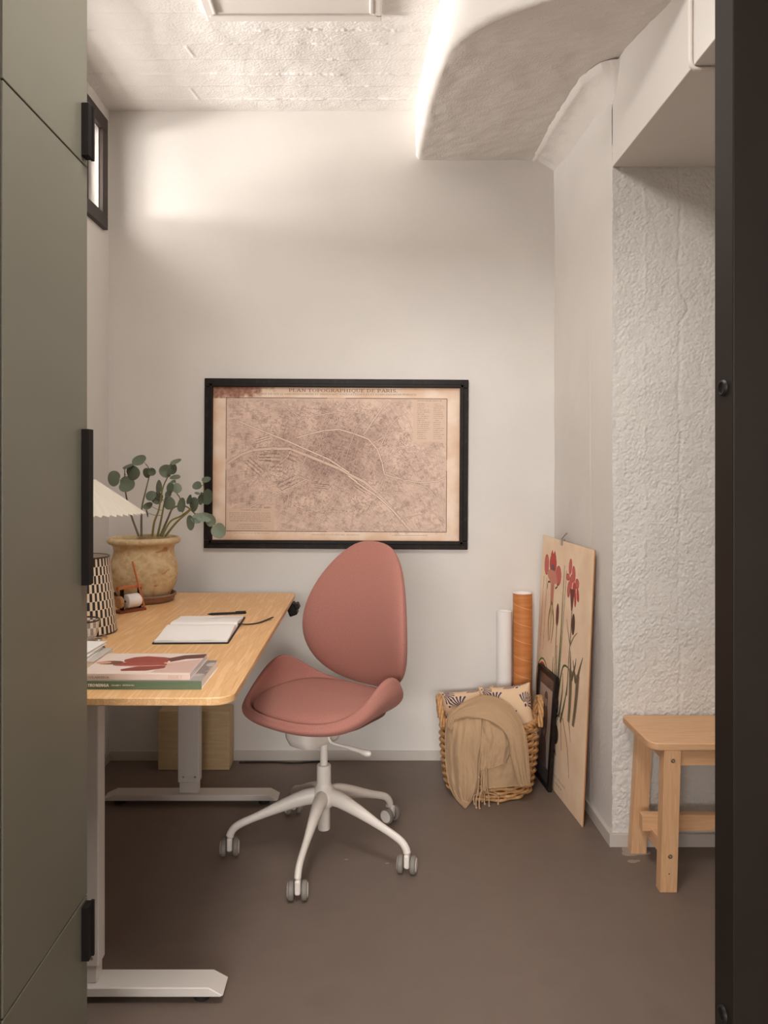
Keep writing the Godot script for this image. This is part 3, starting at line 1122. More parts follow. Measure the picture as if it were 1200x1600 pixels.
func build_bench() -> void:
	var t := thing("bench", "birch bench with splayed legs standing against the rough pillar", "bench")
	var top := MB.new()
	# cut corners at the left end, as (x, depth)
	var pts := PackedVector2Array([Vector2(1.70, 2.345), Vector2(0.858, 2.345), Vector2(0.845, 2.349), Vector2(0.834, 2.358), Vector2(0.828, 2.372), Vector2(0.826, 2.39), Vector2(0.826, 2.600), Vector2(0.830, 2.612), Vector2(0.84, 2.617), Vector2(1.70, 2.617)])
	top.prism(pts, 0.414, 0.436, 0.0025)
	put("seat", top, mats["birch along"], t)
	for q in [[0.892, 2.362, 0.876, 2.352], [0.892, 2.590, 0.868, 2.588], [1.63, 2.362, 1.646, 2.352], [1.63, 2.590, 1.654, 2.588]]:
		var leg := MB.new()
		var a := Vector3(q[2], 0.001, -q[3])
		var b := Vector3(q[0], 0.4145, -q[1])
		var w := 0.0245
		var dz := 0.018
		var rows := []
		for p in [a, b]:
			rows.append([p + Vector3(-w, 0, dz), p + Vector3(w, 0, dz), p + Vector3(w, 0, -dz), p + Vector3(-w, 0, -dz)])
		for k in 4:
			var k2 := (k + 1) % 4
			leg.quad(rows[0][k], rows[0][k2], rows[1][k2], rows[1][k])
		leg.quad(rows[0][3], rows[0][2], rows[0][1], rows[0][0])
		leg.quad(rows[1][0], rows[1][1], rows[1][2], rows[1][3])
		var lo := put("leg", leg, mats["birch up"], t)
		if q[1] < 2.5:
			for y in [0.385, 0.105]:
				var sc := MB.new()
				var s: float = y / 0.4145
				sc.lathe([Vector2(0.0028, 0.0003), Vector2(0.0028, 0.0018), Vector2(0.0058, 0.0018), Vector2(0.0066, 0.0)], 16, a.lerp(b, s) + Vector3(0.002, 0, dz), Basis(Vector3.RIGHT, PI / 2))
				put("screw", sc, mats["brass screw"], lo)
			var plug := MB.new()
			plug.cyl(a.lerp(b, 0.13) + Vector3(0.0, 0, dz), 0.002, 0.0008, Basis(Vector3.RIGHT, PI / 2), 8, 0.0002)
			put("plug", plug, mats["soil"], lo)
	for q in [[0.0, 0.385, 0.892, 0.02], [1.0, 0.105, 0.880, 0.022], [0.0, 0.385, 1.63, 0.02], [1.0, 0.105, 1.642, 0.022]]:
		var cr := MB.new()
		cr.rbox(Vector3(q[2], q[1] + 0.005, -2.476), Vector3(0.022, 0.044, 0.195), 0.002)
		put("cross_rail", cr, mats["birch deep"], t)
	for q in [[0.388, 2.372, 0.018, 0.050, 0.916, 1.606], [0.128 + 0.020, 2.476, 0.030, 0.050, 0.842, 1.68], [0.388, 2.585, 0.018, 0.050, 0.916, 1.606]]:
		var st := MB.new()
		st.rbox(Vector3((q[4] + q[5]) / 2, q[0], -q[1]), Vector3(q[5] - q[4], q[3], q[2]), 0.002)
		put("stretcher", st, mats["birch along"], t)


# ---------------------------------------------------------------- flat prints are drawn on a canvas
class Cv:
	var im: Image
	var w: int
	var h: int

	func _init(w_: int, h_: int, col: Color) -> void:
		w = w_
		h = h_
		im = Image.create_empty(w, h, false, Image.FORMAT_RGB8)
		im.fill(col)

	func dot(x: int, y: int, col: Color, a := 1.0) -> void:
		if x < 0 or y < 0 or x >= w or y >= h:
			return
		im.set_pixel(x, y, col if a >= 1.0 else im.get_pixel(x, y).lerp(col, a))

	func line(p: Vector2, q: Vector2, wid: float, col: Color, a := 1.0) -> void:
		var n := int(ceil(p.distance_to(q))) + 1
		var r := wid * 0.5
		for i in n + 1:
			var c := p.lerp(q, float(i) / n)
			if r <= 0.6:
				dot(int(c.x), int(c.y), col, a)
			else:
				for yy in range(int(c.y - r), int(c.y + r) + 1):
					for xx in range(int(c.x - r), int(c.x + r) + 1):
						if Vector2(xx, yy).distance_to(c) <= r:
							dot(xx, yy, col, a)

	func path(pts: Array, wid: float, col: Color, a := 1.0) -> void:
		for i in pts.size() - 1:
			line(pts[i], pts[i + 1], wid, col, a)

	func taper(pts: Array, w0: float, w1: float, col: Color) -> void:
		var c := Curve2D.new()
		for i in pts.size():
			var t: Vector2 = (pts[mini(i + 1, pts.size() - 1)] - pts[maxi(i - 1, 0)]) / 6.0
			c.add_point(pts[i], -t, t)
		var l := c.get_baked_length()
		var n := int(l) + 1
		for i in n:
			var p := c.sample_baked(l * i / n)
			line(p, p + Vector2(0.1, 0.1), lerpf(w0, w1, float(i) / n), col)

	func ell(cx: float, cy: float, rx: float, ry: float, rot: float, col: Color, a := 1.0) -> void:
		var m := maxf(rx, ry) + 1
		for y in range(int(cy - m), int(cy + m) + 1):
			for x in range(int(cx - m), int(cx + m) + 1):
				var p := Vector2(x - cx, y - cy).rotated(-rot)
				if p.x * p.x / (rx * rx) + p.y * p.y / (ry * ry) <= 1.0:
					dot(x, y, col, a)

	func ring(cx: float, cy: float, rx: float, ry: float, wid: float, col: Color) -> void:
		for k in 160:
			var a := TAU * k / 160
			var b := TAU * (k + 1) / 160
			line(Vector2(cx + rx * cos(a), cy + ry * sin(a)), Vector2(cx + rx * cos(b), cy + ry * sin(b)), wid, col)

	func poly(pts: PackedVector2Array, col: Color, a := 1.0) -> void:
		var lo := pts[0]
		var hi := pts[0]
		for p in pts:
			lo = lo.min(p)
			hi = hi.max(p)
		for y in range(maxi(0, int(lo.y)), mini(h, int(hi.y) + 1)):
			for x in range(maxi(0, int(lo.x)), mini(w, int(hi.x) + 1)):
				if Geometry2D.is_point_in_polygon(Vector2(x + 0.5, y + 0.5), pts):
					dot(x, y, col, a)

	func words(x: float, y: float, length: float, hgt: float, col: Color, rng: RandomNumberGenerator, a := 0.8) -> void:
		# a line of print too small to read
		var at := x
		while at < x + length:
			var l := rng.randf_range(0.6, 1.3) * hgt
			if rng.randf() > 0.14:
				line(Vector2(at, y + rng.randf_range(0, hgt * 0.3)), Vector2(at + rng.randf_range(-0.3, 0.3) * hgt, y + hgt), 1.0, col, a)
			at += l * 0.75

	func material(called: String, rough := 0.8) -> StandardMaterial3D:
		var m := StandardMaterial3D.new()
		m.resource_name = called
		im.generate_mipmaps()
		m.albedo_texture = ImageTexture.create_from_image(im)
		m.roughness = rough
		return m


func draw_map() -> StandardMaterial3D:
	var W := 1240
	var H := 772
	var cv := Cv.new(W, H, c8(212, 180, 156))
	var n := FastNoiseLite.new()
	n.seed = 5
	n.frequency = 0.006
	n.fractal_octaves = 5
	var n2 := FastNoiseLite.new()
	n2.seed = 6
	n2.frequency = 0.045
	n2.fractal_octaves = 2
	# printed field
	var x0 := 68
	var y0 := 56
	var x1 := 1172
	var y1 := 724
	var paper := c8(242, 220, 200)
	var age := c8(214, 168, 132)
	var tone := c8(206, 178, 162)
	for y in H:
		for x in W:
			var e := minf(minf(x, W - 1 - x), minf(y, H - 1 - y))
			var v := n.get_noise_2d(x, y)
			var c := paper.lerp(age, clampf(0.15 + v * 0.5 + 0.6 * exp(-e / 14.0), 0, 0.85))
			if x > x0 and x < x1 and y > y0 and y < y1:
				c = tone.lerp(c8(228, 200, 182), clampf(0.5 + v * 0.9 + 0.35 * n2.get_noise_2d(x, y), 0, 1))
				var rr := Vector2((x - 610.0) / 330.0, (y - 340.0) / 220.0).length()
				c = c.lerp(c8(158, 128, 116), 0.62 * smoothstep(1.15, 0.25, rr + 0.35 * v))
			# foxed, torn corner at the upper left
			var t := Vector2(x * 0.62, y * 2.6).length() + 60.0 * n.get_noise_2d(x * 3.0, y * 3.0)
			if t < 190.0 and y < 60:
				c = c.lerp(c8(120, 62, 44), clampf((190.0 - t) / 60.0, 0, 0.85) * (0.75 + 0.25 * n2.get_noise_2d(x, y)))
			cv.im.set_pixel(x, y, c)
	var rng := RandomNumberGenerator.new()
	rng.seed = 77
	var ink := c8(104, 78, 68)
	var mid := c8(142, 112, 100)
	var light := c8(232, 208, 190)
	# crop of the photograph: field 142..1037 x 138..682
	var q := func(cx: float, cy: float) -> Vector2: return Vector2(x0 + (cx - 142.0) / 895.0 * (x1 - x0), y0 + (cy - 138.0) / 544.0 * (y1 - y0))
	var core := Vector2(600, 380)
	# fields and plots of the outskirts
	for k in 3600:
		var cx := rng.randf_range(150, 1030)
		var cy := rng.randf_range(145, 675)
		var r := Vector2((cx - core.x) / 300.0, (cy - core.y) / 190.0).length()
		if r < 0.85 or (cx < 345 and cy > 590) or (cx > 895 and cy < 318):
			continue
		var a := rng.randf() * 0.5 + 0.35 + (cx - core.x) * 0.0016
		var l := rng.randf_range(8, 34)
		var p: Vector2 = q.call(cx, cy)
		cv.line(p, p + Vector2(cos(a), sin(a)) * l, 1.0, ink, rng.randf_range(0.15, 0.45))
		if rng.randf() < 0.5:
			cv.line(p, p + Vector2(-sin(a), cos(a)) * l * 0.6, 1.0, ink, rng.randf_range(0.2, 0.5))
		if rng.randf() < 0.16:
			for m in 7:
				var s := p + Vector2(-sin(a), cos(a)) * m * 3.0
				cv.line(s, s + Vector2(cos(a), sin(a)) * l * 0.7, 1.0, ink, 0.35)
	# built-up blocks, dense in the middle
	for k in 5200:
		var ang := rng.randf() * TAU
		var rr := pow(rng.randf(), 0.62) * 1.18
		var cx := core.x + cos(ang) * rr * 285.0 - 20.0
		var cy := core.y + sin(ang) * rr * 195.0
		if cy < 148 or cy > 670 or cx > 1020 or (cx > 895 and cy < 318) or (cx < 345 and cy > 590):
			continue
		var a := 0.45 + 0.5 * n.get_noise_2d(cx * 1.5, cy * 1.5) + (PI / 2 if rng.randf() < 0.5 else 0.0)
		var l := rng.randf_range(4, 15)
		var p: Vector2 = q.call(cx, cy)
		cv.line(p, p + Vector2(cos(a), sin(a)) * l, rng.randf_range(1.0, 1.9), mid if rng.randf() < 0.5 else ink, clampf(0.66 - 0.22 * rr, 0.25, 0.7))
	for k in 900:
		var ang := rng.randf() * TAU
		var rr := pow(rng.randf(), 0.6)
		var cx := core.x + cos(ang) * rr * 290.0 - 20.0
		var cy := core.y + sin(ang) * rr * 195.0
		if cy < 148 or cy > 670:
			continue
		var a := 0.45 + 0.5 * n.get_noise_2d(cx * 1.5, cy * 1.5) + (PI / 2 if rng.randf() < 0.5 else 0.0)
		var p: Vector2 = q.call(cx, cy)
		cv.line(p, p + Vector2(cos(a), sin(a)) * rng.randf_range(10, 46), 1.0, light, 0.6)
	# avenues, boulevards and the river
	var roads := [
		[[150, 405], [200, 372], [250, 352], [330, 345], [400, 346], [470, 372], [540, 400], [600, 425], [650, 452], [705, 480], [760, 527], [810, 580], [850, 632], [890, 672]],
		[[196, 236], [300, 278], [400, 318], [500, 362], [560, 388], [640, 440]],
		[[430, 300], [480, 285], [540, 270], [600, 265], [660, 282], [720, 305], [755, 345], [775, 400], [785, 448]],
		[[785, 448], [860, 470], [930, 480], [1000, 475], [1034, 460]],
		[[700, 285], [740, 225], [795, 150]],
		[[720, 330], [790, 290], [850, 262]],
		[[640, 455], [700, 500], [760, 540], [815, 590], [870, 650]],
		[[350, 148], [400, 190], [445, 220], [480, 215], [560, 200], [640, 190], [700, 200]],
		[[800, 440], [880, 480], [960, 500], [1010, 560]],
		[[240, 585], [320, 545], [400, 505], [470, 468]],
		[[520, 660], [550, 600], [580, 540], [600, 480]],
		[[690, 640], [740, 565], [780, 470]],
		[[255, 500], [330, 430], [390, 380], [410, 348]],
		[[860, 190], [800, 260], [770, 330]],
		[[840, 400], [900, 370], [980, 330]],
		[[150, 520], [230, 470], [300, 440]],
		[[600, 265], [590, 200], [575, 145]], [[480, 285], [420, 220], [380, 150]], [[775, 400], [850, 340], [940, 350], [1030, 380]],
		[[760, 527], [850, 520], [930, 560], [1030, 640]], [[580, 540], [520, 580], [440, 600], [380, 660]], [[640, 540], [660, 600], [650, 675]],
		[[470, 372], [440, 440], [400, 505], [390, 590]], [[300, 278], [250, 200], [180, 160]], [[250, 352], [200, 300], [150, 290]],
		[[850, 632], [930, 610], [1000, 660]], [[660, 282], [690, 220], [680, 150]], [[330, 345], [300, 440], [240, 500], [160, 570]],
		[[540, 400], [520, 330], [540, 270]], [[620, 420], [640, 340], [660, 282]], [[700, 440], [720, 380], [755, 345]], [[560, 480], [600, 425], [680, 380]],
	]
	for k in roads.size():
		var pts := []
		for r in roads[k]:
			pts.append(q.call(r[0], r[1]))
		var wid: float = [13.0, 7.0, 6.0, 5.0, 5.0, 4.0, 8.0, 4.0, 4.0, 5.0, 3.5, 4.0, 4.0, 4.0, 3.5, 3.5, 3.5, 3.0, 3.5, 3.5, 3.0, 3.0, 3.5, 3.0, 3.0, 3.0, 3.0, 3.0, 2.5, 2.5, 2.5, 2.5][k]
		cv.path(pts, wid + 2.5, ink, 0.30)
		cv.path(pts, wid, c8(222, 194, 176) if k == 0 else light, 0.9)
	# tree-lined squares and barracks
	for s in [[290, 310, 60, 24, -0.3], [255, 420, 78, 34, 0.72], [330, 385, 60, 40, 0.05], [350, 425, 40, 40, 0.05], [410, 378, 40, 42, 0.4], [690, 505, 55, 26, 0.6], [395, 490, 70, 40, -0.45], [530, 500, 55, 20, 0.1], [300, 385, 46, 30, 0.0]]:
		for m in 6:
			var t := (m / 5.0 - 0.5)
			var c0 := Vector2(s[0], s[1])
			var dx := Vector2(cos(s[4]), sin(s[4]))
			var dy := Vector2(-dx.y, dx.x)
			var a: Vector2 = c0 + dx * s[2] * -0.5 + dy * s[3] * t
			var b: Vector2 = c0 + dx * s[2] * 0.5 + dy * s[3] * t
			cv.line(q.call(a.x, a.y), q.call(b.x, b.y), 2.0, ink if m % 2 == 0 else light, 0.7)
	# legend boxes
	cv.poly(PackedVector2Array([q.call(142, 590), q.call(340, 590), q.call(340, 682), q.call(142, 682)]), c8(218, 190, 168))
	cv.words(q.call(205, 596).x, q.call(205, 594).y, 100, 6, ink, rng)
	for k in 5:
		var p: Vector2 = q.call(158, 607 + k * 8)
		cv.words(p.x, p.y, 205, 4, ink, rng, 0.6)
	for k in 3:
		var p: Vector2 = q.call(195 - k * 6, 653 + k * 8)
		cv.words(p.x, p.y, 120 + k * 20, 4, ink, rng, 0.55)
	cv.poly(PackedVector2Array([q.call(900, 140), q.call(1036, 140), q.call(1036, 313), q.call(900, 313)]), c8(220, 192, 172))
	cv.words(q.call(915, 146).x, q.call(915, 144).y, 130, 6, ink, rng)
	for col in [[918, 972], [984, 1030]]:
		for k in 18:
			var p: Vector2 = q.call(col[0], 158 + k * 8.3)
			cv.words(p.x, p.y, (col[1] - col[0]) * 1.2 * rng.randf_range(0.5, 1.0), 4, ink, rng, 0.55)
	# border and margin prints
	cv.path([Vector2(x0, y0), Vector2(x1, y0), Vector2(x1, y1), Vector2(x0, y1), Vector2(x0, y0)], 2.2, c8(96, 70, 60))
	cv.words(500, 738, 240, 4, ink, rng, 0.5)
	cv.words(110, 733, 180, 3, ink, rng, 0.4)
	cv.line(Vector2(905, 741), Vector2(1075, 741), 2.0, ink, 0.7)
	return cv.material("map print", 0.7)


func framed(at: Vector3, w: float, h: float, bar: float, deep: float, m: Material, parent: Node3D) -> void:
	for q in [[0.0, h / 2 - bar / 2, w, bar], [0.0, -h / 2 + bar / 2, w, bar], [-w / 2 + bar / 2, 0.0, bar, h - 2 * bar], [w / 2 - bar / 2, 0.0, bar, h - 2 * bar]]:
		var b := MB.new()
		b.rbox(at + Vector3(q[0], q[1], deep / 2), Vector3(q[2], q[3], deep), 0.003, Basis(), 2)
		var o := put("frame_bar", b, m, parent)
		# raised inner step
		var s := MB.new()
		var inx := 0.0
		var iny := 0.0
		if q[2] > q[3]:
			iny = -signf(q[1]) * bar * 0.28
			s.rbox(at + Vector3(q[0], q[1] + iny, deep + 0.002), Vector3(q[2] - bar, bar * 0.40, 0.008), 0.0025, Basis(), 2)
		else:
			inx = -signf(q[0]) * bar * 0.28
			s.rbox(at + Vector3(q[0] + inx, q[1], deep + 0.002), Vector3(bar * 0.40, q[3] + bar, 0.008), 0.0025, Basis(), 2)
		put("bead", s, m, o)


func build_map() -> void:
	var c := (P(320.5, 593, BACK) + P(730.5, 857, BACK)) * 0.5
	var w := 1.126
	var h := 0.725
	var t := thing("wall_map", "large sepia city map in a worn black frame on the wall", "picture", Vector3(c.x, c.y, -BACK))
	t.rotation.z = -0.006
	framed(Vector3.ZERO, w, h, 0.036, 0.024, mats["black frame"], t)
	var p := MB.new()
	var pw := (w - 0.066) / 2
	var ph := (h - 0.066) / 2
	p.quad(Vector3(-pw, -ph, 0.012), Vector3(pw, -ph, 0.012), Vector3(pw, ph, 0.012), Vector3(-pw, ph, 0.012))
	var pr := put("print", p, draw_map(), t, "yellowed engraved street plan")
	var bk := MB.new()
	bk.rbox(Vector3(0, 0, 0.005), Vector3(w - 0.02, h - 0.02, 0.010), 0.001)
	put("backing", bk, mats["dark mount"], t)
	var top := ph - 0.010
	text("title", "PLAN TOPOGRAPHIQUE DE PARIS.", 0.0125, mats["ink"], pr, Transform3D(Basis(), Vector3(0.028, top - 0.006, 0.0124)), true, 1.62)
	text("subtitle", "DIVISÉ EN SES 12 ARRONDISSEMENS ET INDIQUANT TOUS LES EDIFICES ET ETABLISSEMENS PUBLICS.", 0.0070, mats["faint ink"], pr, Transform3D(Basis(), Vector3(0.0, top - 0.0215, 0.0124)), true, 1.42)


func draw_chart() -> StandardMaterial3D:
	# the board is seen from the left; u runs from its far edge to its near edge
	var W := 440
	var H := 680
	var cv := Cv.new(W, H, c8(222, 184, 146))
	var n := FastNoiseLite.new()
	n.seed = 8
	n.frequency = 0.008
	n.fractal_octaves = 4
	for y in H:
		for x in W:
			cv.im.set_pixel(x, y, c8(250, 224, 194).lerp(c8(238, 206, 172), clampf(0.4 + 0.8 * n.get_noise_2d(x, y), 0, 1)))
	var red := c8(196, 74, 66)
	var rose := c8(206, 104, 96)
	var dark := c8(74, 58, 48)
	var green := c8(104, 104, 72)
	# the cut flower at the left
	for q in [[52, 82, 21, 30, -0.15, rose], [166, 100, 26, 28, 0.2, rose], [112, 72, 33, 28, 0.0, red]]:
		cv.ell(q[0], q[1], q[2], q[3], q[4], q[5])
		cv.ring(q[0], q[1], q[2] * 0.95, q[3] * 0.95, 2.0, c8(150, 50, 50))
	cv.poly(PackedVector2Array([Vector2(86, 50), Vector2(100, 34), Vector2(112, 46), Vector2(124, 34), Vector2(140, 52)]), red)
	cv.ell(112, 84, 16, 10, 0.0, c8(120, 84, 96))
	cv.poly(PackedVector2Array([Vector2(60, 105), Vector2(82, 92), Vector2(142, 92), Vector2(164, 122), Vector2(136, 128), Vector2(132, 190), Vector2(106, 190), Vector2(100, 130), Vector2(74, 118)]), c8(212, 138, 118))
	cv.taper([Vector2(120, 130), Vector2(116, 190), Vector2(116, 290)], 6, 5, c8(160, 122, 88))
	cv.taper([Vector2(116, 185), Vector2(100, 220), Vector2(98, 255), Vector2(108, 296)], 12, 4, c8(140, 110, 78))
	cv.taper([Vector2(122, 185), Vector2(140, 220), Vector2(142, 255), Vector2(130, 296)], 12, 4, c8(140, 110, 78))
	cv.taper([Vector2(120, 200), Vector2(120, 240), Vector2(119, 275)], 22, 8, c8(206, 182, 122))
	cv.taper([Vector2(92, 128), Vector2(74, 130), Vector2(70, 150)], 5, 4, dark)
	cv.taper([Vector2(146, 138), Vector2(160, 132), Vector2(170, 120)], 5, 4, dark)
	for x in [30, 62]:
		cv.taper([Vector2(x, 120), Vector2(x - 2, 250), Vector2(x - 4, 330)], 3, 2, c8(166, 126, 96))
	# the tall plant
	cv.taper([Vector2(216, 66), Vector2(216, 180), Vector2(214, 300), Vector2(202, 440)], 3, 15, green)
	cv.taper([Vector2(236, 78), Vector2(230, 190), Vector2(224, 300), Vector2(210, 450)], 3, 8, c8(120, 124, 88))
	for q in [[266, 62, 13, 22, 0.1], [296, 78, 14, 22, -0.3], [274, 108, 13, 24, 0.3], [250, 92, 16, 10, 0.0], [326, 100, 16, 14, 0.2], [262, 124, 13, 22, 0.1], [306, 118, 13, 20, -0.2], [336, 128, 9, 18, -0.45], [318, 142, 8, 20, -0.1], [284, 92, 14, 12, 0.0]]:
		cv.ell(q[0], q[1], q[2], q[3], q[4], rose if int(q[0]) % 3 else red)
		cv.ring(q[0], q[1], q[2] * 0.8, q[3] * 0.8, 1.2, c8(156, 58, 58))
	cv.poly(PackedVector2Array([Vector2(272, 120), Vector2(312, 118), Vector2(300, 176), Vector2(290, 176)]), c8(118, 62, 52))
	cv.taper([Vector2(296, 170), Vector2(296, 240), Vector2(290, 310), Vector2(286, 400)], 6, 7, c8(112, 100, 70))
	cv.ell(312, 208, 13, 28, 0.0, c8(92, 58, 48))
	cv.taper([Vector2(292, 262), Vector2(270, 226), Vector2(258, 204)], 6, 2, c8(110, 98, 66))
	cv.taper([Vector2(294, 268), Vector2(320, 240), Vector2(344, 224)], 6, 2, c8(110, 98, 66))
	cv.ell(176, 208, 13, 32, 0.0, c8(112, 62, 50))
	cv.taper([Vector2(176, 236), Vector2(176, 300), Vector2(182, 420)], 6, 7, c8(126, 108, 72))
	for q in [[[196, 430], [192, 350], [186, 290]], [[210, 440], [238, 350], [262, 328], [300, 330]], [[232, 470], [250, 400], [246, 352]], [[246, 480], [276, 410], [288, 356]], [[188, 450], [164, 390], [158, 330]]]:
		var pts := []
		for p in q:
			pts.append(Vector2(p[0], p[1]))
		cv.taper(pts, 13, 3, c8(76, 86, 60))
	# section of the fruit behind the small picture
	cv.ring(66, 420, 58, 64, 5, c8(96, 120, 66))
	cv.ring(66, 424, 49, 54, 9, c8(198, 84, 58))
	for k in 8:
		cv.ell(66 + 28 * cos(k * 0.8), 420 + 30 * sin(k * 0.8), 7, 7, k * 0.8, c8(208, 120, 74))
	cv.ell(66, 424, 14, 14, 0.0, dark)
	# the two scaly pods
	for q in [[308, 0.0], [362, 0.5]]:
		for k in 40:
			var y := 330 + k * 3.4
			cv.ell(q[0] - k * q[1] + 4.0 * sin(k * 0.08), y, 15.0 - k * 0.12, 1.7, 0.0, c8(88, 76, 58) if k % 2 else c8(128, 112, 84))
	for q in [[[308, 340], [304, 312], [300, 280]], [[320, 346], [340, 310], [344, 290]], [[360, 340], [372, 312], [392, 276]], [[346, 346], [332, 318], [322, 300]]]:
		var pts := []
		for p in q:
			pts.append(Vector2(p[0], p[1]))
		cv.taper(pts, 16, 3, c8(108, 90, 66))
	cv.taper([Vector2(310, 464), Vector2(322, 490), Vector2(330, 510)], 6, 2, c8(128, 112, 84))
	# corm, roots, seed
	for k in 11:
		var rng := RandomNumberGenerator.new()
		rng.seed = k + 3
		cv.taper([Vector2(200 + k * 2, 380 + k * 6), Vector2(206 + rng.randf_range(-36, 20), 460), Vector2(186 + rng.randf_range(-40, 40), 486)], 4, 2, dark)
	cv.taper([Vector2(136, 496), Vector2(176, 492), Vector2(222, 474), Vector2(240, 456)], 8, 4, dark)
	cv.ell(208, 528, 25, 27, 0.0, c8(70, 58, 50))
	cv.taper([Vector2(180, 556), Vector2(204, 572), Vector2(220, 584)], 16, 3, c8(64, 52, 46))
	for q in [[[246, 460], [254, 520], [262, 556]], [[262, 470], [306, 530], [330, 602]], [[128, 520], [146, 570], [126, 610]]]:
		var pts := []
		for p in q:
			pts.append(Vector2(p[0], p[1]))
		cv.taper(pts, 4, 2.4, c8(104, 74, 58))
	var r2 := RandomNumberGenerator.new()
	r2.seed = 2
	cv.words(196, 636, 110, 7, dark, r2)
	cv.words(226, 652, 50, 5, dark, r2)
	cv.words(30, 664, 90, 3, dark, r2, 0.5)
	return cv.material("chart print", 0.75)


func draw_portrait() -> StandardMaterial3D:
	var cv := Cv.new(150, 260, c8(188, 172, 156))
	cv.poly(PackedVector2Array([Vector2(20, 259), Vector2(34, 190), Vector2(60, 150), Vector2(96, 150), Vector2(118, 200), Vector2(132, 259)]), c8(74, 42, 30))
	cv.ell(78, 118, 34, 70, 0.06, c8(62, 40, 30))
	cv.ell(66, 140, 22, 52, 0.2, c8(44, 36, 32))
	cv.ell(80, 40, 21, 26, 0.0, c8(52, 44, 40))
	cv.ell(78, 46, 15, 20, 0.0, c8(168, 152, 138))
	cv.ell(78, 30, 18, 10, 0.1, c8(56, 48, 42))
	cv.ell(86, 150, 6, 14, 0.4, c8(160, 120, 96))
	cv.ell(74, 158, 6, 12, -0.3, c8(150, 110, 88))
	return cv.material("portrait print", 0.45)


# slab between four front corners (far bottom, near bottom, near top, far top), its thickness behind the front
func leaning_slab(mb: MB, c: Array, deep: float, r0: float, r1: float, s0: float, s1: float) -> void:
	var at := func(s: float, t: float) -> Vector3: return c[0].lerp(c[1], s).lerp(c[3].lerp(c[2], s), t)
	var n: Vector3 = (c[1] - c[0]).cross(c[3] - c[0]).normalized()
	var f := [at.call(r0, s0), at.call(r1, s0), at.call(r1, s1), at.call(r0, s1)]
	var b := []
	for p in f:
		b.append(p - n * deep)
	mb.quad(b[1], b[0], b[3], b[2])
	for k in 4:
		var k2 := (k + 1) % 4
		mb.quad(f[k2], f[k], b[k], b[k2])


func build_chart() -> void:
	var t := thing("botanical_chart", "tall botanical flower chart on board leaning against the pillar", "poster")
	var c := [Vector3(0.683, 0.001, -3.384), Vector3(0.735, 0.001, -2.758), Vector3(0.782, 0.964, -2.776), Vector3(0.735, 0.966, -3.386)]
	var b := MB.new()
	leaning_slab(b, c, 0.004, 0, 1, 0, 1)
	put("board", b, mats["board edge"], t)
	var f := MB.new()
	f.quad(c[0], c[1], c[2], c[3])
	put("print", f, draw_chart(), t, "cream print of red flowers, stems and seed pods")
	# sprung clip on the top edge
	var top: Vector3 = c[3].lerp(c[2], 0.42)
	var cl := MB.new()
	cl.rbox(top + Vector3(-0.004, -0.006, 0), Vector3(0.004, 0.026, 0.020), 0.0015, Basis(Vector3.UP, 0.08), 2)
	cl.rbox(top + Vector3(0.006, -0.004, 0), Vector3(0.004, 0.022, 0.020), 0.0015, Basis(Vector3.UP, 0.08), 2)
	cl.tube([top + Vector3(-0.005, 0.005, 0.004), top + Vector3(0.0, 0.012, 0.008), top + Vector3(0.012, 0.030, 0.018)], 0.0022, 8)
	cl.tube([top + Vector3(0.012, 0.030, 0.011), top + Vector3(0.012, 0.030, 0.026)], 0.0028, 8)
	put("clip", cl, mats["steel"], t, "metal spring clip")

	var s := thing("portrait_picture", "small dark-framed portrait print leaning against the botanical chart", "picture")
	var d := [Vector3(0.664, 0.001, -3.290), Vector3(0.682, 0.001, -3.055), Vector3(0.7135, 0.44, -3.065), Vector3(0.6955, 0.44, -3.300)]
	var n: Vector3 = (d[1] - d[0]).cross(d[3] - d[0]).normalized()
	for q in [[0.0, 1.0, 0.0, 0.045], [0.0, 1.0, 0.955, 1.0], [0.0, 0.085, 0.045, 0.955], [0.915, 1.0, 0.045, 0.955]]:
		var fb := MB.new()
		leaning_slab(fb, d, 0.014, q[0], q[1], q[2], q[3])
		var at := func(a: float, e: float) -> Vector3: return d[0].lerp(d[1], a).lerp(d[3].lerp(d[2], a), e)
		fb.quad(at.call(q[0], q[2]), at.call(q[1], q[2]), at.call(q[1], q[3]), at.call(q[0], q[3]))
		put("frame_bar", fb, mats["black frame"], s)
	var inner := func(a: float, e: float, o: float) -> Vector3: return d[0].lerp(d[1], a).lerp(d[3].lerp(d[2], a), e) - n * o
	var mo := MB.new()
	mo.quad(inner.call(0.08, 0.04, 0.006), inner.call(0.92, 0.04, 0.006), inner.call(0.92, 0.96, 0.006), inner.call(0.08, 0.96, 0.006))
	put("mount", mo, mats["dark mount"], s)
	var ph := MB.new()
	ph.quad(inner.call(0.14, 0.16, 0.0055), inner.call(0.82, 0.16, 0.0055), inner.call(0.82, 0.85, 0.0055), inner.call(0.14, 0.85, 0.0055))
	put("print", ph, draw_portrait(), s, "portrait of a seated figure in dark dress on grey ground")
	var gl := MB.new()
	gl.quad(inner.call(0.08, 0.04, 0.003), inner.call(0.92, 0.04, 0.003), inner.call(0.92, 0.96, 0.003), inner.call(0.08, 0.96, 0.003))
	put("glass", gl, mats["pane"], s)


# ---------------------------------------------------------------- basket in the corner
const BX := 0.463
const BD := 3.13


func basket_r(y: float) -> float:
	return 0.163 + 0.022 * sin(clampf(y / 0.27, 0, 1) * PI * 0.62)


# heap that the throw lies on: the basket's side, rounding over the cushions above the rim
func heap_r(y: float) -> float:
	if y < 0.225:
		return basket_r(maxf(y, 0)) + 0.015
	return (basket_r(0.225) + 0.015) * sqrt(maxf(0.0, 1.0 - pow((y - 0.225) / 0.158, 2)))


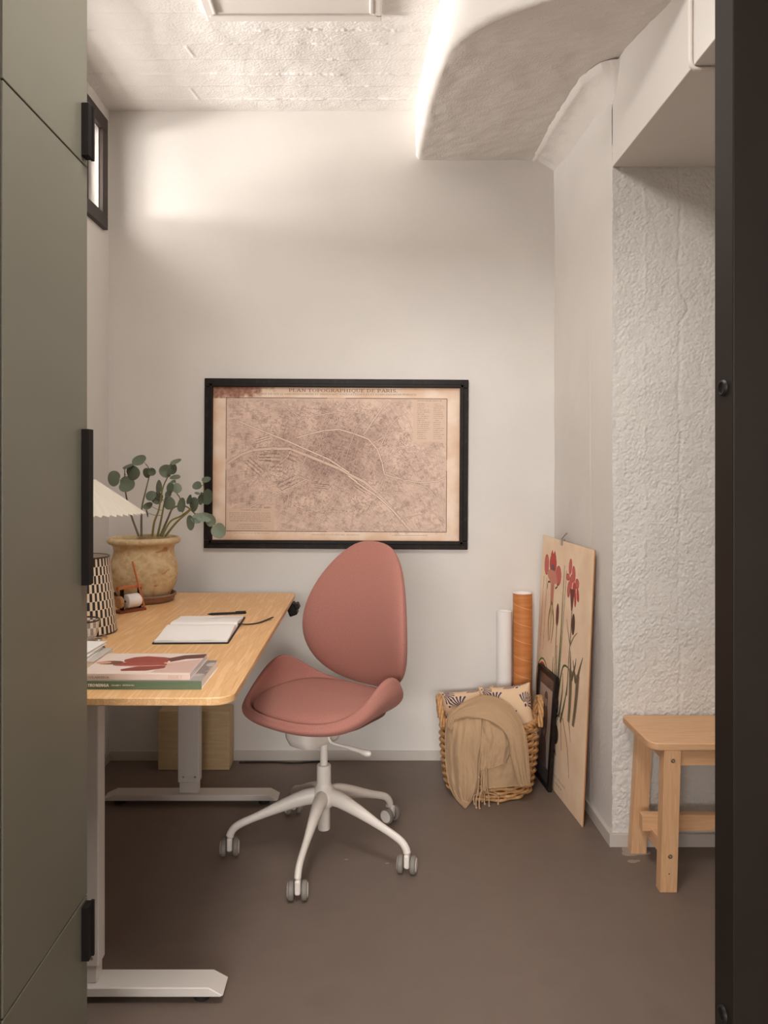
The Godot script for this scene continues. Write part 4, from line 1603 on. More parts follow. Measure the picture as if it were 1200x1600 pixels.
# where a sight line through a pixel meets that heap
func on_heap(px: float, py: float, off: float) -> Vector3:
	var best := P(px, py, BD)
	var least := 1e9
	var d := 2.86
	while d < 3.2:
		var p := P(px, py, d)
		var gap := Vector2(p.x - BX, d - BD).length() - heap_r(p.y) - off
		if gap < least:
			least = gap
			best = p
		if gap <= 0.0:
			break
		d += 0.0015
	if py > CY + 10.0:
		var low := on_plane(px, py, 0.004)
		if -low.z < -best.z:
			return low
	best.y = maxf(best.y, 0.004)
	return best


func pillow(half: float, thick: float) -> MB:
	var mb := MB.new()
	for side in [1.0, -1.0]:
		var rows := []
		for i in 25:
			var u := -cos(PI * i / 24.0)
			var row := PackedVector3Array()
			for j in 25:
				var v := -cos(PI * j / 24.0)
				var z: float = thick * pow(maxf(0.0, (1 - u * u) * (1 - v * v)), 0.42) * side
				row.append(Vector3(u * half * (1 - 0.09 * (1 - v * v)), v * half * (1 - 0.09 * (1 - u * u)), z))
			rows.append(row)
		mb.grid(rows, false, false, side < 0)
	return mb


func draw_shells(seed_: int) -> StandardMaterial3D:
	var cv := Cv.new(300, 300, c8(222, 190, 156))
	var rng := RandomNumberGenerator.new()
	rng.seed = seed_
	var navy := c8(44, 46, 82)
	for q in [[70, 80, 0.3], [190, 60, -0.6], [120, 190, 2.4], [240, 170, 0.9], [50, 260, -0.2], [200, 262, 1.8], [270, 50, 2.2]]:
		for k in 9:
			var a: float = q[2] - 1.2 + k * 0.3
			var d := Vector2(cos(a), sin(a))
			var c := Vector2(q[0], q[1])
			cv.taper([c + d * 14, c + d * 30 + Vector2(-d.y, d.x) * 3, c + d * 52], 2.5, 7.0, navy)
		cv.ell(q[0], q[1], 6, 6, 0, navy)
	for k in 26:
		cv.ell(rng.randf_range(0, 300), rng.randf_range(0, 300), 4, 2, rng.randf() * 3, navy)
	return cv.material("shell print cloth", 0.9)


func sheet(mb: MB, left: Array, right: Array, off: float, ripple: float, nu: int, nv: int, seed_: int) -> void:
	var n := FastNoiseLite.new()
	n.seed = seed_
	n.frequency = 1.0
	var lc := Curve2D.new()
	var rc := Curve2D.new()
	for pair in [[left, lc], [right, rc]]:
		var pts: Array = pair[0]
		for i in pts.size():
			var a := Vector2(pts[maxi(i - 1, 0)][0], pts[maxi(i - 1, 0)][1])
			var b := Vector2(pts[mini(i + 1, pts.size() - 1)][0], pts[mini(i + 1, pts.size() - 1)][1])
			var t := (b - a) / 6.0
			pair[1].add_point(Vector2(pts[i][0], pts[i][1]), -t, t)
	var rows := []
	for i in nu + 1:
		var row := PackedVector3Array()
		for j in nv + 1:
			var t := float(j) / nv
			var a := lc.sample_baked(lc.get_baked_length() * t, true)
			var b := rc.sample_baked(rc.get_baked_length() * t, true)
			var s := float(i) / nu
			var p := a.lerp(b, s)
			var o := off + ripple * (n.get_noise_2d(s * 2.2 + 3.0, t * 0.9) + 0.5 * n.get_noise_2d(s * 6.0, t * 1.6 + s * 2.0)) - 0.006 * exp(-minf(s, 1.0 - s) / 0.05)
			row.append(on_heap(p.x, p.y, o))
		rows.append(row)
	mb.grid(rows)
	# doubled edge so that the cloth has a visible thickness
	mb.tube(Array(rows[0]), 0.0022, 6)
	mb.tube(Array(rows[nu]), 0.0022, 6)
	var hem := []
	for r in rows:
		hem.append(r[nv])
	mb.tube(hem, 0.0022, 6)
	var head := []
	for r in rows:
		head.append(r[0])
	mb.tube(head, 0.0022, 6)


func build_basket() -> void:
	var t := thing("wicker_basket", "round wicker basket with rope handles holding cushions and a throw", "basket", Vector3(BX, 0, -BD))
	var weave := MB.new()
	var stakes := 26
	for k in 20:
		var y := 0.010 + k * 0.0132
		var pts := []
		for i in 131:
			var a := TAU * i / 130
			var r := basket_r(y) + 0.0055 * cos(stakes * 0.5 * a + (PI if k % 2 else 0.0))
			pts.append(Vector3(cos(a) * r, y + 0.0012 * sin(a * 3 + k), sin(a) * r))
		weave.tube(pts, 0.0066, 6, false)
	put("weave", weave, mats["wicker"], t)
	var st := MB.new()
	for i in stakes:
		var a := TAU * (i + 0.5) / stakes
		var pts := []
		for k in 7:
			var y := 0.004 + k * 0.044
			pts.append(Vector3(cos(a) * basket_r(y), y, sin(a) * basket_r(y)))
		st.tube(pts, 0.0042, 6)
	put("stakes", st, mats["wicker"], t)
	var rim := MB.new()
	for w in 2:
		var pts := []
		for i in 181:
			var a := TAU * i / 180
			var tw := a * 22.0 + w * PI
			pts.append(Vector3(cos(a) * (basket_r(0.27) + 0.006 * cos(tw)), 0.272 + 0.006 * sin(tw), sin(a) * (basket_r(0.27) + 0.006 * cos(tw))))
		rim.tube(pts, 0.0068, 6, false)
	put("rim", rim, mats["wicker"], t)
	var bt := MB.new()
	bt.lathe([Vector2(0.0, 0.003), Vector2(0.158, 0.003), Vector2(0.160, 0.010), Vector2(0.0, 0.010)], 40)
	put("bottom", bt, mats["wicker"], t)
	for side in [-1.0, 1.0]:
		var hd := MB.new()
		for w in 3:
			var pts := []
			for i in 49:
				var s := i / 48.0
				var a := PI * s
				var c := Vector3(side * (basket_r(0.27) + 0.004 + 0.010 * sin(a)), 0.255 + 0.100 * sin(a), cos(a) * 0.055 + 0.02)
				var tw := s * 14.0 + w * TAU / 3
				pts.append(c + Vector3(side * cos(tw), 0.4 * sin(tw), sin(tw)) * 0.0062)
			hd.tube(pts, 0.0062, 6)
		put("handle", hd, mats["wicker"], t, "twisted wicker rope handle")

	# cushions
	var c1 := thing("cushion", "cream cushion with navy shell print beside the left basket handle", "cushion", P(735, 1122, 3.19), 0.0, "printed cushions in the basket")
	c1.basis = Basis(Vector3.BACK, 0.12) * Basis(Vector3.RIGHT, -0.3)
	put("cover", pillow(0.115, 0.06), draw_shells(3), c1)
	var c2 := thing("cushion", "cream cushion with navy shell print, one corner standing up by the orange tube", "cushion", P(793, 1112, 3.10), 0.0, "printed cushions in the basket")
	c2.basis = Basis(Vector3.UP, -0.25) * Basis(Vector3.BACK, 0.16) * Basis(Vector3.RIGHT, -0.2)
	put("cover", pillow(0.103, 0.05), draw_shells(8), c2)

	# throw
	var th := thing("throw_blanket", "beige woven throw with fringe hanging over the front of the basket", "blanket")
	var cl := MB.new()
	sheet(cl, [[750, 1180], [753, 1205], [757, 1232]], [[822, 1170], [827, 1200], [828, 1226]], 0.004, 0.006, 34, 22, 4)
	sheet(cl, [[750, 1118], [752, 1150], [750, 1180], [751, 1205]], [[795, 1126], [800, 1155], [797, 1180], [793, 1191]], 0.013, 0.012, 30, 34, 5)
	sheet(cl, [[706, 1102], [698, 1130], [696, 1180], [701, 1222], [712, 1247], [726, 1262]], [[752, 1118], [751, 1150], [747, 1185], [749, 1215], [744, 1240], [728, 1262]], 0.020, 0.016, 36, 60, 6)
	sheet(cl, [[699, 1135], [704, 1116], [720, 1101], [738, 1092], [755, 1087], [776, 1090], [799, 1107], [815, 1130], [824, 1165], [828, 1226]], [[706, 1140], [712, 1126], [728, 1121], [745, 1121], [757, 1123], [772, 1129], [787, 1141], [796, 1158], [800, 1185], [812, 1228]], 0.036, 0.012, 18, 80, 7)
	put("cloth", cl, mats["throw cloth"], th)
	var fringe := [[749, 1203, 747, 1235, 744, 1262], [752, 1204, 752, 1235, 749, 1263], [755, 1204, 756, 1235, 753, 1252], [757, 1203, 759, 1230, 757, 1256], [760, 1201, 761, 1228, 764, 1259], [758, 1205, 758, 1235, 778, 1256], [750, 1176, 749, 1195, 748, 1215], [754, 1204, 754, 1235, 741, 1256]]
	for q in fringe:
		var fr := MB.new()
		var a := on_heap(q[0], q[1], 0.020)
		var b := on_heap(q[2], q[3], 0.022)
		var e := on_plane(q[4], q[5], 0.004) if q[5] > 1240 else on_heap(q[4], q[5], 0.022)
		fr.tube(smooth_curve([a, b, e + Vector3(0, 0.03 if q[5] > 1240 else 0.0, -0.002), e], 14), 0.0027, 6)
		fr.tube([e, e + Vector3(0.004, 0.001, 0.003)], [0.0045, 0.002], 6)
		put("tassel", fr, mats["throw cloth"], th)

	# two mailing tubes in the corner
	for q in [[0.6385, 3.343, 0.040, 0.726, 0], [0.562, 3.350, 0.032, 0.6475, 1]]:
		var tb := thing("poster_tube", "tall orange kraft cardboard tube with a pale spiral seam" if q[4] == 0 else "white cardboard tube, shorter than the orange one beside it", "poster tube", Vector3(q[0], 0, -q[1]), 0.0, "poster tubes in the corner")
		var r: float = q[2]
		var h: float = q[3]
		var side := MB.new()
		side.lathe([Vector2(r, 0.001), Vector2(r, h - 0.0015)], 40)
		var m: StandardMaterial3D
		if q[4] == 0:
			var cv := Cv.new(128, 720, c8(206, 132, 72))
			var n := FastNoiseLite.new()
			n.frequency = 0.03
			for y in 720:
				for x in 128:
					cv.im.set_pixel(x, y, c8(208, 134, 74).lerp(c8(192, 118, 62), clampf(0.5 + n.get_noise_2d(x * 0.3, y * 1.5), 0, 1)))
			for k in 12:
				for x in 128:
					var yy := int(k * 72 - 40 - x * 72.0 / 128.0 + 36)
					cv.dot(x, yy, c8(236, 186, 136))
					cv.dot(x, yy + 1, c8(228, 170, 116))
			m = cv.material("kraft card", 0.55)
		else:
			m = mats["white paper"]
		put("wall", side, m, tb)
		var lip := MB.new()
		lip.lathe([Vector2(r, h - 0.0015), Vector2(r - 0.0015, h), Vector2(r - 0.004, h), Vector2(r - 0.005, h - 0.002), Vector2(r - 0.005, h - 0.03)], 40)
		lip.lathe([Vector2(r - 0.005, h - 0.016), Vector2(0, h - 0.016)], 40)
		put("end_cap", lip, mats["white paper"], tb, "white end of the tube")


# ---------------------------------------------------------------- things on the desk
func build_desk_things() -> void:
	build_plant()
	build_lamp()
	build_notebook()
	build_magazines()
	build_twine()

	# small glass bowl in front of the lamp
	var g := thing("glass_bowl", "clear glass bowl with a dark brown rim in front of the chequered lamp", "bowl", Vector3(-0.818, DESK_Y, -2.235))
	var gb := MB.new()
	gb.lathe([Vector2(0.0, 0.0), Vector2(0.028, 0.0), Vector2(0.034, 0.004), Vector2(0.046, 0.035), Vector2(0.050, 0.066), Vector2(0.048, 0.066), Vector2(0.044, 0.035), Vector2(0.031, 0.008), Vector2(0.0, 0.008)], 36)
	put("vessel", gb, mats["clear glass"], g)
	var gr := MB.new()
	var ring := []
	for i in 49:
		var a := TAU * i / 48
		ring.append(Vector3(cos(a) * 0.049, 0.068, sin(a) * 0.049))
	gr.tube(ring, 0.0024, 8, false)
	put("rim", gr, mats["tortoise"], g, "dark brown rim")

	# letter opener and scissors
	var lo := thing("letter_opener", "curved steel letter opener lying beside the lamp base", "letter opener")
	var lb := MB.new()
	var curve := smooth_curve([on_plane(132, 1003, DESK_Y + 0.005), on_plane(146, 993, DESK_Y + 0.005), on_plane(157, 991, DESK_Y + 0.005), on_plane(168, 995, DESK_Y + 0.005)], 18)
	var rad := []
	for i in curve.size():
		rad.append(lerpf(0.0045, 0.0015, float(i) / (curve.size() - 1)))
	lb.tube(curve, rad, 8, true, 1.6)
	put("blade", lb, mats["steel"], lo)
	var sc := thing("scissors", "steel scissors with dark blades lying behind the magazines", "scissors")
	for s in [-1.0, 1.0]:
		var piv := on_plane(150, 1005, DESK_Y + 0.004)
		var tip := on_plane(164 + s * 1.0, 1014 - s * 1.0, DESK_Y + 0.003 + 0.001 * s)
		var bl := MB.new()
		bl.tube([piv - (tip - piv) * 0.15, piv, piv.lerp(tip, 0.5), tip], [0.003, 0.0055, 0.0045, 0.0006], 6, true, 1.8)
		put("blade", bl, mats["black metal"], sc, "dark blade")
		var hd := MB.new()
		var back := (piv - tip).normalized()
		var sd: Vector3 = Vector3(back.z, 0, -back.x) * s
		var loop := []
		for i in 25:
			var a := TAU * i / 24
			loop.append(piv + back * (0.036 + 0.016 * cos(a)) + sd * (0.014 + 0.010 * sin(a)) + Vector3(0, 0.002, 0))
		hd.tube(loop, 0.0032, 8, false)
		hd.tube([piv, piv + back * 0.022 + sd * 0.009], 0.0036, 8)
		put("handle", hd, mats["steel"], sc, "bright steel finger loop")

	# a few booklets piled next to the cabinet
	var y := DESK_Y
	for q in [[-0.697, 0.012, 0.0, 0], [-0.716, 0.010, 0.05, 1], [-0.722, 0.008, -0.04, 2]]:
		var bk := thing("booklet", ["grey-white booklet at the bottom of the pile by the cabinet", "white booklet in the middle of the pile by the cabinet", "white booklet on top of the pile by the cabinet"][q[3]], "booklet", Vector3(q[0], y, -1.98), q[2], "booklets piled by the cabinet")
		var b := MB.new()
		b.rbox(Vector3(-0.105, q[1] / 2, -0.08), Vector3(0.21, q[1] - 0.0012, 0.150), 0.0006)
		put("pages", b, mats["white paper"], bk)
		var cv := MB.new()
		for e in [0.0006, q[1] - 0.0006]:
			cv.rbox(Vector3(-0.104, e, -0.08), Vector3(0.214, 0.0012, 0.153), 0.0004)
		put("cover", cv, mats["skirting paint" if q[3] == 0 else "white paper"], bk)
		y += q[1]


func build_plant() -> void:
	var at := Vector3(-0.850, DESK_Y, -2.965)
	var s := thing("plant_saucer", "brown clay saucer under the big plant pot", "saucer", at)
	var sb := MB.new()
	sb.lathe([Vector2(0.0, 0.0), Vector2(0.096, 0.0), Vector2(0.103, 0.003), Vector2(0.107, 0.010), Vector2(0.110, 0.012), Vector2(0.112, 0.021), Vector2(0.118, 0.023), Vector2(0.119, 0.029), Vector2(0.116, 0.031), Vector2(0.111, 0.029), Vector2(0.104, 0.012), Vector2(0.0, 0.010)], 56)
	put("dish", sb, mats["clay saucer"], s)

	var t := thing("potted_plant", "round-leaved plant in a weathered ochre clay pot on the desk", "potted plant", at + Vector3(0, 0.0105, 0))
	var pb := MB.new()
	var prof := [Vector2(0.0, 0.0), Vector2(0.080, 0.0), Vector2(0.088, 0.004), Vector2(0.104, 0.030), Vector2(0.117, 0.060), Vector2(0.1235, 0.090), Vector2(0.1245, 0.112), Vector2(0.119, 0.140), Vector2(0.111, 0.165), Vector2(0.1085, 0.182), Vector2(0.112, 0.197), Vector2(0.122, 0.208)]
	pb.lathe(prof, 64)
	put("pot", pb, mats["clay pot"], t)
	var rim := MB.new()
	rim.lathe([Vector2(0.118, 0.205), Vector2(0.127, 0.206), Vector2(0.132, 0.212), Vector2(0.133, 0.220), Vector2(0.129, 0.227), Vector2(0.121, 0.230), Vector2(0.113, 0.227), Vector2(0.110, 0.215), Vector2(0.107, 0.180)], 64)
	put("pot_rim", rim, mats["clay pot"], t)
	var so := MB.new()
	so.lathe([Vector2(0.109, 0.193), Vector2(0.06, 0.197), Vector2(0.0, 0.199)], 32)
	put("soil", so, mats["soil"], t)
	for q in [[252, 861, 0.011, 0.008, 0.8], [246, 863, 0.013, 0.004, 0.3], [254, 897, 0.009, 0.0025, 0.6], [258, 893, 0.006, 0.002, 0.5], [242, 916, 0.006, 0.003, 0.0]]:
		var stain := MB.new()
		# rust marks follow the belly of the pot
		var rows := []
		for i in 9:
			var row := PackedVector3Array()
			for j in 3:
				var a := TAU * i / 8
				var rr := j / 2.0 * (1.0 + 0.3 * sin(a * 3.0))
				var ofs := Vector2(cos(a) * q[2], sin(a) * q[3]).rotated(q[4]) * rr
				var yy: float = EYE - (q[1] - CY) * 2.86 / F + ofs.y - (DESK_Y + 0.0105)
				var pr := 0.11
				for k in prof.size() - 1:
					if yy >= prof[k].y and yy <= prof[k + 1].y and prof[k + 1].y > prof[k].y:
						pr = lerpf(prof[k].x, prof[k + 1].x, (yy - prof[k].y) / (prof[k + 1].y - prof[k].y))
				var xx: float = (q[0] - CX) * 2.86 / F + ofs.x - at.x
				row.append(Vector3(xx, yy, sqrt(maxf(0, pr * pr - xx * xx)) + 0.0008))
			rows.append(row)
		stain.grid(rows, true, false, true)
		put("rust_mark", stain, mats["rust"], t, "rust-red mark on the pot")

	# stems as (pixel x, pixel y, depth), rooted in the soil
	var root := t.position
	var stems := [
		[[217, 838, 2.95], [205, 805, 2.95], [197, 774, 2.94], [195, 750, 2.93], [195, 732, 2.92]],
		[[221, 838, 2.99], [221, 804, 2.99], [223, 786, 3.0], [230.5, 755, 3.0], [234, 736, 3.0], [228, 725, 2.99]],
		[[238, 838, 2.94], [241, 816, 2.93], [248, 797, 2.92], [252, 774, 2.91], [256, 758, 2.91], [262, 745, 2.90], [266, 728, 2.90]],
		[[246, 838, 2.96], [251, 816, 2.95], [255, 795, 2.94], [258.5, 777, 2.93], [262, 768, 2.93]],
		[[250, 838, 2.99], [262, 811, 3.0], [270, 794, 3.0], [283, 790, 3.01], [294, 793, 3.02], [304, 802, 3.02], [315, 811, 3.02], [336, 819, 3.02]],
		[[253, 838, 2.93], [266, 815, 2.92], [283, 806, 2.91], [297, 795, 2.90], [305, 786, 2.90]],
		[[258, 838, 2.97], [276, 816, 2.97], [295, 799, 2.98], [308, 784, 2.99], [318, 772, 3.0], [318, 754, 3.0]],
		[[283, 790, 3.01], [281, 778, 3.0], [275, 768, 2.99], [274, 751, 2.98]],
	]
	# leaves as (crop x, crop y, half width, half height, stem)
	var leaves := [[155, 328, 58, 62, 0], [277, 385, 65, 62, 0], [325, 280, 58, 60, 0], [290, 212, 55, 18, 0], [388, 175, 57, 42, 1], [450, 280, 36, 40, 1], [497, 270, 28, 32, 1], [622, 262, 48, 52, 2], [684, 245, 30, 45, 2], [715, 188, 46, 22, 2], [705, 312, 42, 19, 2], [555, 405, 36, 56, 2], [490, 480, 44, 38, 3], [545, 505, 46, 48, 3], [650, 550, 50, 52, 3], [465, 580, 40, 28, 3], [463, 635, 16, 36, 3], [670, 415, 36, 46, 7], [726, 415, 32, 40, 7], [690, 360, 22, 14, 7], [775, 570, 42, 60, 5], [840, 520, 24, 40, 5], [868, 560, 44, 58, 5], [905, 397, 38, 32, 6], [985, 345, 36, 24, 6], [998, 495, 54, 62, 6], [945, 510, 30, 50, 6], [905, 460, 22, 9, 6], [855, 725, 42, 60, 4], [905, 690, 45, 40, 4], [965, 670, 62, 36, 4], [1030, 700, 46, 52, 4], [1100, 795, 62, 62, 4], [640, 470, 20, 30, 3]]
	var blades := []
	for k in 2:
		var lm := MB.new()
		var rows := []
		for i in 25:
			var a := TAU * i / 24
			var row := PackedVector3Array()
			for j in 5:
				var r := j / 4.0 * (1.0 - 0.14 * exp(-pow(wrapf(a - PI / 2, -PI, PI) / 0.3, 2)) + 0.03 * sin(a * 3.0 + k))
				row.append(Vector3(cos(a) * r, sin(a) * r, 0.16 * r * r * (1 if k == 0 else -1) + 0.07 * cos(a) * cos(a) * r))
			rows.append(row)
		lm.grid(rows, true, false, true)
		blades.append(lm.mesh())
	var paths := []
	var nodes := []
	for k in stems.size():
		var pts := []
		for q in stems[k]:
			pts.append(P(q[0], q[1], q[2]) - root)
		pts = smooth_curve(pts, 26)
		var rad := []
		for i in pts.size():
			rad.append(lerpf(0.0046 if k < 7 else 0.0026, 0.0017, float(i) / (pts.size() - 1)))
		var mb := MB.new()
		mb.tube(pts, rad, 8)
		nodes.append(put("stem", mb, mats["stem grey" if k in [0, 1, 4] else "stem green"], t))
		paths.append(pts)
	var rng := RandomNumberGenerator.new()
	rng.seed = 14
	for q in leaves:
		var px: float = 150.0 + q[0] / 5.714
		var py: float = 690.0 + q[1] / 5.714
		var path: Array = paths[q[4]]
		# depth from the nearest bit of its own stem
		var guess := P(px, py, 2.95) - root
		var near: Vector3 = path[path.size() - 1]
		for p in path:
			if Vector2(p.x - guess.x, p.y - guess.y).length() < Vector2(near.x - guess.x, near.y - guess.y).length():
				near = p
		var d := -(near + root).z - rng.randf_range(0.006, 0.022)
		var c := P(px, py, d) - root
		var big := maxf(q[2], q[3]) / 5.714 * d / F * 1.14
		var turn := Basis()
		if q[3] < q[2]:
			turn = Basis(Vector3.RIGHT, acos(clampf(float(q[3]) / q[2], 0.15, 0.98)) * -1.0)
		else:
			turn = Basis(Vector3.UP, acos(clampf(float(q[2]) / q[3], 0.15, 0.98)) * (1.0 if rng.randf() < 0.5 else -1.0))
		turn = Basis(Vector3.BACK, rng.randf_range(-0.35, 0.35)) * turn
		# the notch of the blade points to its stalk
		var to := Vector2(near.x - c.x, near.y - c.y)
		var roll := Basis(Vector3.BACK, to.angle() - PI / 2)
		var o := put_mesh("leaf", blades[rng.randi() % 2], mats["leaf %d" % (2 if q[4] == 4 or q[4] == 7 else rng.randi() % 2)], nodes[q[4]])
		o.transform = Transform3D(turn * roll * Basis.from_scale(Vector3.ONE * big), c)
		var foot := c + turn * roll * Vector3(0, big * 0.85, 0)
		if foot.distance_to(near) > 0.002:
			var st := MB.new()
			st.tube(smooth_curve([near, near.lerp(foot, 0.5) + Vector3(0, -0.003, 0.002), foot], 6), 0.0011, 5)
			put("stalk", st, mats["stem green"], nodes[q[4]])


func build_lamp() -> void:
	var at := Vector3(-0.882, DESK_Y, -2.40)
	var t := thing("table_lamp", "table lamp with pleated cream shade and black and white chequered cone base", "lamp", at)
	var cv := Cv.new(1024, 288, c8(226, 206, 178))
	# hand-set chequer of narrow upright blocks
	for r in 9:
		for k in 80:
			if (k + r) % 2 == 0:
				var x := int(k * 12.8)
				for yy in range(r * 32 + 1, r * 32 + 32):
					for xx in range(x, int((k + 1) * 12.8)):
						cv.dot(xx, yy, c8(34, 25, 22))
	var m := cv.material("chequer", 0.55)
	var b := MB.new()
	b.lathe([Vector2(0.108, 0.002), Vector2(0.086, 0.228)], 72)
	put("base", b, m, t, "cone covered in a black and cream chequer")
	var cap := MB.new()
	cap.lathe([Vector2(0.0, 0.0), Vector2(0.106, 0.0), Vector2(0.109, 0.003), Vector2(0.108, 0.005)], 48)
	cap.lathe([Vector2(0.086, 0.226), Vector2(0.087, 0.230), Vector2(0.085, 0.231), Vector2(0.082, 0.229)], 48)
	put("base_trim", cap, mats["tortoise"], t)
	var lid := MB.new()
	lid.lathe([Vector2(0.083, 0.229), Vector2(0.0, 0.229)], 48)
	put("base_lid", lid, mats["skirting paint"], t)
	var nk := MB.new()
	nk.lathe([Vector2(0.009, 0.236), Vector2(0.009, 0.44), Vector2(0.012, 0.445), Vector2(0.012, 0.462), Vector2(0.0, 0.465)], 20)
	put("neck", nk, mats["brass screw"], t)
	# pleated shade: each pleat is a real fold
	var rows := []
	var pleats := 54
	for i in pleats * 4 + 1:
		var a := TAU * i / (pleats * 4)
		var z := absf(fmod(i, 4.0) - 2.0) / 2.0            # 1 at the ridge, 0 in the fold
		var row := PackedVector3Array()
		for j in 9:
			var s := j / 8.0
			var r := lerpf(0.189, 0.042, s) + (z - 0.5) * lerpf(0.013, 0.006, s)
			row.append(Vector3(cos(a) * r, lerpf(0.362, 0.462, s) - z * (1.0 - s) * 0.006, -sin(a) * r))
		rows.append(row)
	var sh := MB.new()
	sh.grid(rows, true, false, false)
	put("shade", sh, mats["shade paper"], t, "pleated cream paper shade")
	var sp := MB.new()
	for k in 3:
		var a := TAU * k / 3
		sp.tube([Vector3(0, 0.455, 0), Vector3(cos(a) * 0.042, 0.459, sin(a) * 0.042)], 0.0015, 6)
	put("shade_spider", sp, mats["brass screw"], t)


func build_notebook() -> void:
	var mid := Vector3(-0.518, DESK_Y, -2.44)
	var t := thing("notebook", "open black notebook with blank white pages and a ribbon", "notebook", mid, 0.035)
	var cvr := MB.new()
	cvr.prism(round_rect(-0.108, -0.206, 0.108, 0.186, 0.006, 4), 0.0, 0.0032, 0.0008)
	put("cover", cvr, mats["black metal"], t, "black cover")
	for side in [-1.0, 1.0]:
		# page block: rises from the fore edge to a hump and dips into the spine
		var prof := []
		var lenp := 0.196 if side < 0 else 0.176
		for k in 19:
			var s := k / 18.0
			var y := 0.0085 + 0.011 * smoothstep(0.1, 0.85, s) * (1.0 if side < 0 else 0.8)
			y -= 0.013 * smoothstep(0.9, 1.0, s)
			prof.append(Vector2(lenp * (1.0 - s), y))
		var b := MB.new()
		var rows := []
		for i in 13:
			var x := lerpf(-0.103, 0.103, i / 12.0)
			var row := PackedVector3Array()
			for p in prof:
				row.append(Vector3(x, p.y + 0.0006 * sin(i * 0.9), -side * p.x))
			rows.append(row)
		b.grid(rows, false, false, side > 0)
		# fore edge and the two ends of the block
		for k in 18:
			for e in [-0.103, 0.103]:
				var p: Vector2 = prof[k]
				var q: Vector2 = prof[k + 1]
				b.quad(Vector3(e, 0.0032, -side * p.x), Vector3(e, 0.0032, -side * q.x), Vector3(e, q.y, -side * q.x), Vector3(e, p.y, -side * p.x))
		b.quad(Vector3(-0.103, 0.0032, -side * lenp), Vector3(0.103, 0.0032, -side * lenp), Vector3(0.103, prof[0].y, -side * lenp), Vector3(-0.103, prof[0].y, -side * lenp))
		put("pages", b, mats["white paper"], t)
	var rb := MB.new()
	var pts := smooth_curve([Vector3(0.09, 0.012, -0.02), Vector3(0.112, 0.006, -0.05), Vector3(0.135, 0.0015, -0.07), Vector3(0.165, 0.003, -0.09), Vector3(0.20, 0.006, -0.16)], 20)
	rb.tube(pts, 0.0018, 6, true, 2.6)
	put("ribbon", rb, mats["black rubber"], t, "black ribbon marker")

	var pen := thing("pen", "black pen lying across the far page of the notebook", "pen")
	var a := mid + Vector3(-0.012, 0.0245, -0.120)
	var c := mid + Vector3(0.108, 0.0225, -0.160)
	var pb := MB.new()
	pb.tube([a, a.lerp(c, 0.06), a.lerp(c, 0.12), a.lerp(c, 0.97), c], [0.0008, 0.0028, 0.0042, 0.0042, 0.0025], 10)
	var pn := put("barrel", pb, mats["black metal"], pen)
	var cp := MB.new()
	cp.tube([a.lerp(c, 0.72) + Vector3(0, 0.0052, 0), a.lerp(c, 0.99) + Vector3(0, 0.0052, 0)], 0.0012, 6)
	put("pocket_clip", cp, mats["black rubber"], pn)


func draw_cover() -> StandardMaterial3D:
	var cv := Cv.new(300, 236, c8(226, 206, 196))
	var red := c8(150, 62, 54)
	# a reclining figure in red knitwear, head to the left, dark trousers to the right
	cv.poly(PackedVector2Array([Vector2(205, 120), Vector2(299, 70), Vector2(299, 225), Vector2(190, 225)]), c8(206, 172, 160))
	cv.poly(PackedVector2Array([Vector2(74, 78), Vector2(96, 46), Vector2(130, 34), Vector2(180, 46), Vector2(212, 62), Vector2(206, 96), Vector2(150, 104), Vector2(80, 104)]), red)
	cv.poly(PackedVector2Array([Vector2(52, 118), Vector2(100, 106), Vector2(204, 98), Vector2(212, 140), Vector2(140, 152), Vector2(62, 146)]), c8(158, 66, 56))
	cv.poly(PackedVector2Array([Vector2(96, 190), Vector2(130, 160), Vector2(212, 146), Vector2(214, 176), Vector2(170, 206), Vector2(104, 208)]), c8(140, 56, 48))
	cv.poly(PackedVector2Array([Vector2(196, 62), Vector2(235, 22), Vector2(299, 4), Vector2(299, 56), Vector2(250, 70), Vector2(214, 104)]), c8(98, 50, 44))
	cv.ell(44, 112, 36, 22, -0.05, c8(112, 68, 56))
	cv.ell(24, 112, 22, 15, 0.0, c8(206, 150, 126))
	cv.taper([Vector2(204, 116), Vector2(226, 122), Vector2(256, 100)], 12, 6, c8(222, 176, 152))
	cv.taper([Vector2(208, 146), Vector2(236, 132), Vector2(272, 92)], 9, 4, c8(216, 160, 138))
	cv.taper([Vector2(86, 106), Vector2(140, 103), Vector2(204, 98)], 3, 3, c8(112, 44, 40))
	cv.taper([Vector2(70, 148), Vector2(140, 156), Vector2(210, 144)], 3, 3, c8(112, 44, 40))
	return cv.material("fashion cover", 0.35)


